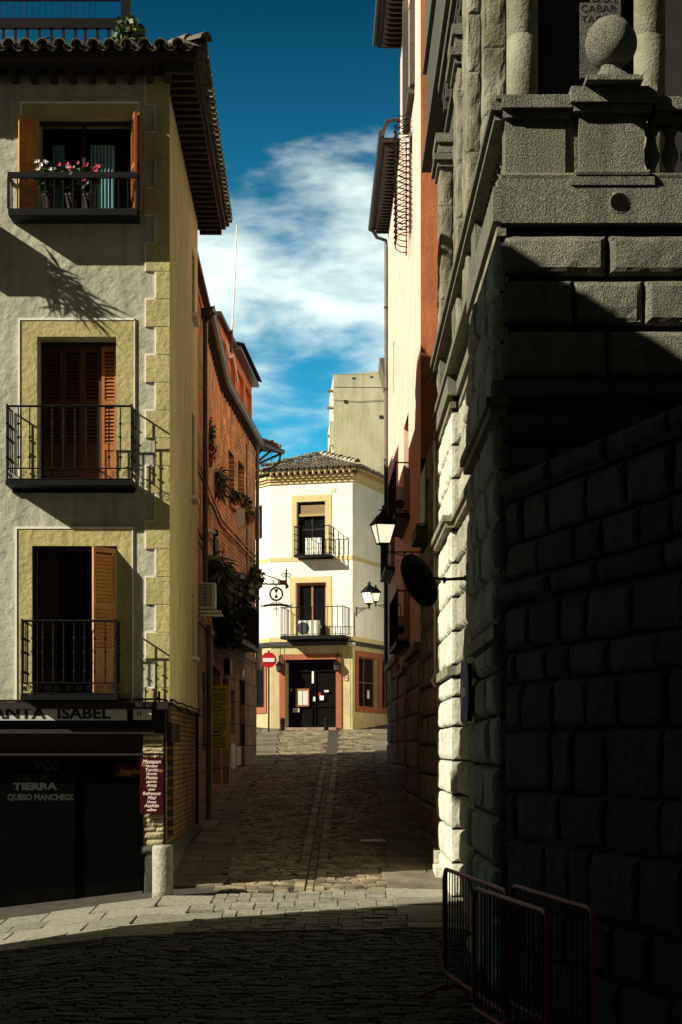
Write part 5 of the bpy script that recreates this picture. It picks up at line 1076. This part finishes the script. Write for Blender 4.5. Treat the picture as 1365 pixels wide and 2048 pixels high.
mb = MB(); cb = Vector((2.41, 15.62, 8.45)); mb.lathe([(.02, -.235)] + [(math.sin(math.pi * i / 24) * .235, -math.cos(math.pi * i / 24) * .235) for i in range(1, 24)] + [(.02, .235)], cb, 32)
mb.v = [tuple(jit(jit(p, .022, 3.2), .006, 14)) for p in mb.v]; mb.build('ball_finial', M['granite'], sp_, smooth=True)
mb = MB(); mb.box(2.16, 2.66, 15.38, 15.88, 8.032, 8.075); mb.lathe([(.22, 8.07), (.19, 8.12), (.10, 8.19), (.09, 8.24)], (2.41, 15.62, 0), 20); mb.build('finial_neck', M['granite'], sp_)
# terrace and loggia above
mb = MB(); mb.box(1.5, 9, 15.9, 32, 7.18, 7.26); mb.build('terrace_floor', M['granite_d'], sp_)
mb = MB()
for cx_, r_ in ((1.79, .155), (3.05, .155), (4.4, .155)):
    pr = [(r_ * 1.35, 7.26), (r_ * 1.35, 7.45), (r_ * 1.25, 7.5), (r_ * 1.1, 7.55), (r_, 7.62)]
    for k in range(7): z = 8.35 + k * .82; pr += [(r_, z - .012), (r_ * .965, z - .004), (r_ * .965, z + .004), (r_, z + .012)]
    pr += [(r_ * .9, 13.9)]; mb = MB(); mb.lathe(pr, (cx_, 17.3, 0), 28)
    mb.build('column', M['granite_y'], sp_, smooth=True)
mb = MB(); mb.box(1.96, 9, 19.0, 19.3, 7.2, 14); mb.box(1.9, 9, 17.0, 31, 13.4, 14.2); mb.build('loggia_wall', M['joint'], sp_)
IN = Fr(2.0, 18.95, 1, 0); mb = MB(); g_ = lambda px: (px - CX) * 18.95 / F - 2.0; iz = lambda py: EYE - (py - HY) * 18.95 / F
IN.box(mb, g_(1159), g_(1240), iz(160), iz(10), 0, .06); IN.box(mb, g_(1181), g_(1240), iz(9), iz(-80), 0, .06); o = mb.build('inscription_slab', M['granite_d'], sp_)
mb = MB(); text(mb, 'DO I', IN, g_(1183), iz(8), .064, .10, sx=1.25); text(mb, 'CABAR I', IN, g_(1160), iz(29), .064, .11, sx=1.1); text(mb, 'TAOPRA', IN, g_(1161), iz(50), .064, .11, sx=1.1); mb.build('lettering', M['letter_k'], o)
# set-back side wall with stepped pilasters
GU = Fr(1.86, 18.7, 0, 1, flip=True)
mb = MB(); GU.wall(mb, 0, 13.3, 7.2, 20, [(2.3, 2.9, 7.6, 10.4), (4.3, 6.1, 7.8, 10.4), (8.2, 10.2, 7.8, 10.4)], rev=.4); mb.add([(1.86, 18.7, 7.2), (2.1, 18.7, 7.2), (2.1, 18.7, 20), (1.86, 18.7, 20)], [(0, 1, 2, 3)]); GU.box(mb, 1.5, 13, 7.2, 12, -.6, -.45); mb.build('upper_side_wall', M['granite_d'], sp_)
rnd = random.Random(77)
PL = [(18.75, 19.05, 1.535, 1.76, 14), (19.9, 20.7, 1.445, 1.58, 14), (21.75, 22.5, 1.455, 1.60, 10.65), (25.6, 26.3, 1.46, 1.62, 10.65)]
for y0, y1, x0, x1, zt_ in PL:
    z = 7.3; mb = MB()
    while z < zt_:
        h = rnd.uniform(.65, .95); z2 = min(z + h, zt_); Fp = Fr(x0, y0, 1, 0); rblock(mb, Fp, 0, x1 - x0, z, z2, .0, .012, g=.003, seed=z); Fs = Fr(x0, y0, 0, 1, flip=True); rblock(mb, Fs, 0, y1 - y0, z, z2, 0, .012, g=.003, seed=z + 3); z = z2
    mb.box(x0 + .012, 1.87, y0 + .012, y1, 7.3, zt_ - .01)
    mb.build('pilaster', M['granite_y'], sp_)
for y0, y1, x0, x1, zt_ in PL[2:]:
    mb = MB()
    for z, d in ((10.65, .05), (10.74, .10), (10.86, .04), (11.0, .08)): mb.box(x0 - d, 1.86, y0 - d, y1 + d, z, z + (.09 if z < 10.8 else .13))
    mb.build('capital', M['granite'], sp_)
mb = MB()
for z0, z1, x in ((11.14, 11.4, 1.56), (11.4, 11.5, 1.50), (11.5, 11.9, 1.62), (11.9, 12.0, 1.54), (12.0, 12.12, 1.48), (12.12, 12.3, 1.42), (12.3, 12.42, 1.36)): mb.box(x + .06, 1.9, 21.3, 26.7, z0, z1)
for i in range(10): mb.box(1.53, 1.68, 21.5 + i * .5, 21.7 + i * .5, 11.65, 11.88)
mb.build('entablature', M['granite_d'], sp_)
mb = MB(); rblock_n = 0
for z0, z1, x in ((12.45, 12.6, 1.44), (12.6, 14.2, 1.53), (14.2, 14.35, 1.46), (14.35, 16.0, 1.50), (16.0, 16.2, 1.42), (16.2, 20, 1.55)): mb.box(x, 1.9, 23, 31.3, z0, z1)
mb.build('upper_gable', M['granite_d'], sp_)
# lower stretch between the corner pier and the pink house, with its little balcony
mb = MB(); courses(mb, GD, 0, 5.4, [.2 + i * .5 for i in range(15)], 0, .05, lens=(.5, .9), seed=91); mb.build('link_wall', M['granite_y'], sp_)
# door-like dark recess + balcony with open orange shutter
balcony(GD, 3.0, 4.6, 5.93, .02, .22, sp_, spacing=.4, scroll=False, slab_t=.16, beads=False, slabmat=M['granite_d'])
mb = MB(); GD.box(mb, 3.1, 4.5, 5.95, 7.0, .06, .09); mb.build('shutter_panel', M['signgrey'], sp_)
mb = MB(); a_ = at(853, 1062, 30.4); b_ = at(871, 984, 30.2); mb.hexa([a_ + Vector(v) for v in ((-.03, 0, 0), (.03, 0, 0), (.03, .03, 0), (-.03, .03, 0))] + [b_ + Vector(v) for v in ((-.03, 0, 0), (.03, 0, 0), (.03, .03, 0), (-.03, .03, 0))]); mb.build('awning_arm', M['wood'], sp_)
mb = MB(); mb.tube([(1.45, 26.98, 7.0), (1.455, 26.98, 3.55), (1.46, 26.97, 3.3), (1.40, 26.96, 3.2), (1.46, 26.98, 3.1)], .022, 7); mb.tube([(1.455, 26.98, 4.3), (1.455, 26.98, 4.42)], .035, 7); mb.build('pale_pipe', M['cream'], sp_)
mb = MB(); mb.tube([(1.50, 19.15, 6.6), (1.50, 19.15, 3.4), (1.50, 19.15, .2)], .05, 8); mb.tube([(1.50, 19.15, 4.6), (1.50, 19.15, 4.7)], .065, 8); mb.tube([(1.50, 19.15, 3.9), (1.50, 19.15, 4.0)], .065, 8); mb.build('drainpipe', M['gutter'], sp_)
mb = MB(); mb.box(1.40, 1.55, 26.2, 26.75, .2, .62); mb.box(1.38, 1.5, 25.4, 26.15, .15, .42); mb.v = [tuple(jit(p, .02, 5)) for p in mb.v]; mb.build('foot_stone', M['sunpale'], sp_)
# diagonal stair wall in front, with coping
GW = Fr(1.49, 15.58, 1.13, -4.1); lw = 4.6
dw = thing('stair_wall', 'dark rough granite stair wall with sloping coping in front of the palace', 'wall', (1.49, 15.58, 0))
mb = MB(); GW.wall(mb, 0, lw, -.4, 4.35, [], d=-.05); GW.box(mb, 0, lw, -.4, 4.35, -.6, -.06); mb.build('core', M['joint'], dw)
mb = MB(); courses(mb, GW, 0, lw, [-.2, .38, .80, 1.35, 1.78, 2.3], 0, .05, lens=(.4, 1.1), seed=101); courses(mb, GW, 0, lw, [2.3, 2.72, 3.0, 3.40], 0, .045, lens=(.3, .9), seed=102); courses(mb, GW, 0, lw, [3.64, 3.95, 4.33], 0, .045, lens=(.4, .8), seed=105); mb.build('stone_blocks', M['granite_shade'], dw)  # blocks coloured near-black for shade
mb = MB(); courses(mb, GW, -.05, lw, [4.35, 4.56], .04, .07, lens=(.9, 1.2), seed=103); GW.box(mb, -.05, lw, 4.352, 4.55, -.5, .03); courses(mb, GW, -.05, lw, [3.42, 3.62], .05, .06, lens=(.9, 1.2), seed=104); mb.build('coping', M['granite_shade'], dw)
# ---- traffic mirror seen from behind
mc = at(840, 1160, 20.0); nm = Vector((.764, -.54, .344)).normalized()
tm = thing('traffic_mirror', 'large round black disc, the back of a traffic mirror, on a wall arm', 'traffic mirror', (1.43, 19.0, mc.z))
q = MB(); r = .325; q.lathe([(r * .98, -.03), (r, -.02), (r, 0), (r * .96, .018), (r * .6, .045), (.02, .06)], mc, 40, axis=nm); q.lathe([(.07, .05), (.06, .09), (.02, .10)], mc, 12, axis=nm); q.build('disc', M['iron'], tm, smooth=False)
q = MB(); q.lathe([(r * .94, -.035), (.01, -.034)], mc, 40, axis=nm); q.build('mirror_face', M['ac'], tm)
q = MB(); q.tube([mc + nm * .09, at(889, 1159, 19.6), at(940, 1156, 19.05)], [.012, .016, .022], 7); q.tube([at(886, 1159, 19.6), at(893, 1159, 19.6)], .03, 7); q.tube([at(889, 1159, 19.6), at(889, 1167, 19.6)], .012, 5); q.tube([at(932, 1156, 19.1), at(944, 1156, 19.0)], .035, 7); q.build('arm', M['iron'], tm)
# ---- blue arrow sign, edge-on
bs = Fr(1.29, 18.2, -.03, 1, flip=True); zb_s = EYE - (1385 - HY) * 18.2 / F
bt = thing('blue_arrow_sign', 'round blue sign with white arrow seen nearly edge on against the dark granite', 'traffic sign', bs.p(0, zb_s, 0))
q = MB(); q.lathe([(.345, 0), (.345, .015), (.01, .016)], bs.p(0, zb_s, 0), 40, axis=bs.n); q.build('disc', M['blue'], bt)
q = MB(); q.lathe([(.35, -.004), (.35, .010), (.338, .019), (.338, .0)], bs.p(0, zb_s, 0), 40, axis=bs.n); q.build('rim', M['signwhite'], bt)
q = MB(); Pq = lambda u, z: bs.p(u, zb_s + z, .022); q.add([Pq(-.24, .05), Pq(-.24, -.05), Pq(.02, -.05), Pq(.02, -.16), Pq(.25, 0), Pq(.02, .16), Pq(.02, .05)], [(0, 1, 2, 6), (2, 3, 4, 5, 6)]); q.build('arrow', M['signwhite'], bt)
q = MB(); bs.box(q, -.02, .02, zb_s - .3, zb_s + .3, -.07, -.005); q.build('bracket', M['gutter'], bt)
# ---- red crowd barriers
def barrier(far, near, label):
    f_ = Fr(far[0], far[1], near[0] - far[0], near[1] - far[1]); L_ = math.dist(far, near); z = gz(*far)
    t0 = thing('crowd_barrier', label, 'barrier', f_.p(L_ / 2, z, 0), 'red metal crowd barriers')
    q = MB(); r_ = .1; pts = []
    for (cu_, cz_, a0) in ((r_, 1.1 - r_, 180), (L_ - r_, 1.1 - r_, 90), (L_ - r_, .2 + r_, 0), (r_, .2 + r_, -90)):
        for k in range(5): a = R(a0 - k * 22.5); pts.append(f_.p(cu_ + math.cos(a) * r_, z + cz_ + math.sin(a) * r_, 0))
    pts.append(pts[0]); q.tube(pts, .019, 8); q.build('frame', M['redbar'], t0)
    q = MB(); n = int(L_ / .115)
    for i in range(1, n): q.tube([f_.p(L_ * i / n, z + .2, 0), f_.p(L_ * i / n, z + 1.09, 0)], .0055, 5)
    q.build('bars', M['iron'], t0)
    for u in (.25, L_ - .25):
        q = MB(); q.tube([f_.p(u, z + .22, 0), f_.p(u, z + .12, .03), f_.p(u, z + .02, .28)], .015, 6); q.tube([f_.p(u, z + .12, -.03), f_.p(u, z + .02, -.28)], .015, 6); q.build('foot', M['redbar'], t0)
barrier((.905, 15.3), (1.22, 12.8), 'longest red crowd barrier nearest the street, its rounded end catching the light')
barrier((1.00, 13.15), (1.325, 11.2), 'red crowd barrier in the middle of the three, between the other two')
barrier((1.31, 13.4), (1.645, 11.4), 'red crowd barrier closest to the dark stair wall')

# ================================================================== UNSEEN HOUSES THAT SHAPE THE LIGHT IN THE STREET
def far_house(name, label, x0, x1, y0, y1, h, m, faces=('E', 'N')):
    z = -1; t0 = thing(name, label, 'house', ((x0 + x1) / 2, (y0 + y1) / 2, 0)); q = MB(); q.box(x0, x1, y0, y1, z, h); q.build('wall', m, t0)
    q = MB(); q.box(x0 - .35, x1 + .35, y0 - .35, y1 + .35, h + .001, h + .12); cx_, cy_ = (x0 + x1) / 2, (y0 + y1) / 2
    q.add([(x0 - .4, y0 - .4, h + .12), (x1 + .4, y0 - .4, h + .12), (x1 + .4, y1 + .4, h + .12), (x0 - .4, y1 + .4, h + .12), (cx_, y0 + 2, h + 1.0), (cx_, y1 - 2, h + 1.0)], [(0, 1, 4), (1, 2, 5, 4), (2, 3, 5), (3, 0, 4, 5)]); q.build('roof', M['tile'], t0)
    q = MB(); q2_ = MB()
    for lv in range(int(h // 3)):
        y = y0 + 1.5
        while y < y1 - 1.5:
            for xx, s_ in ((x1, 1), (x0, -1)): q.box(min(xx, xx + s_ * .04), max(xx, xx + s_ * .04), y, y + 1, .9 + lv * 3, 2.7 + lv * 3)
            y += 3
        x = x0 + 1.2
        while x < x1 - 1.5:
            for yy, s_ in ((y1, 1), (y0, -1)): q.box(x, x + 1, min(yy, yy + s_ * .04), max(yy, yy + s_ * .04), .9 + lv * 3, 2.7 + lv * 3)
            x += 3
    q.build('window', M['darkwood'], t0)
far_house('unseen_house', 'plastered house left of the viewpoint whose roof shades the plaza', -12, -5, -10, 16.9, 10.55, M['plaster'])
far_house('unseen_house', 'unseen tall stone house added behind the viewpoint to cut sky light', -14, 12, -26, -12, 16, M['granite_d'])  # made up behind the camera to darken the sky fill
far_house('unseen_house', 'unseen dark stone house added right of the viewpoint to cut sky light', 4.2, 16, -10, 11, 15, M['granite_d'])  # made up on the right to close off more sky fill
far_house('unseen_house', 'unseen cream house added behind the pink house to bounce warm light', 4.6, 12, 50, 76, 9.5, M['cream'])  # invented sunlit wall, bounces warm light onto the cream house side
for im in list(bpy.data.images): bpy.data.images.remove(im)
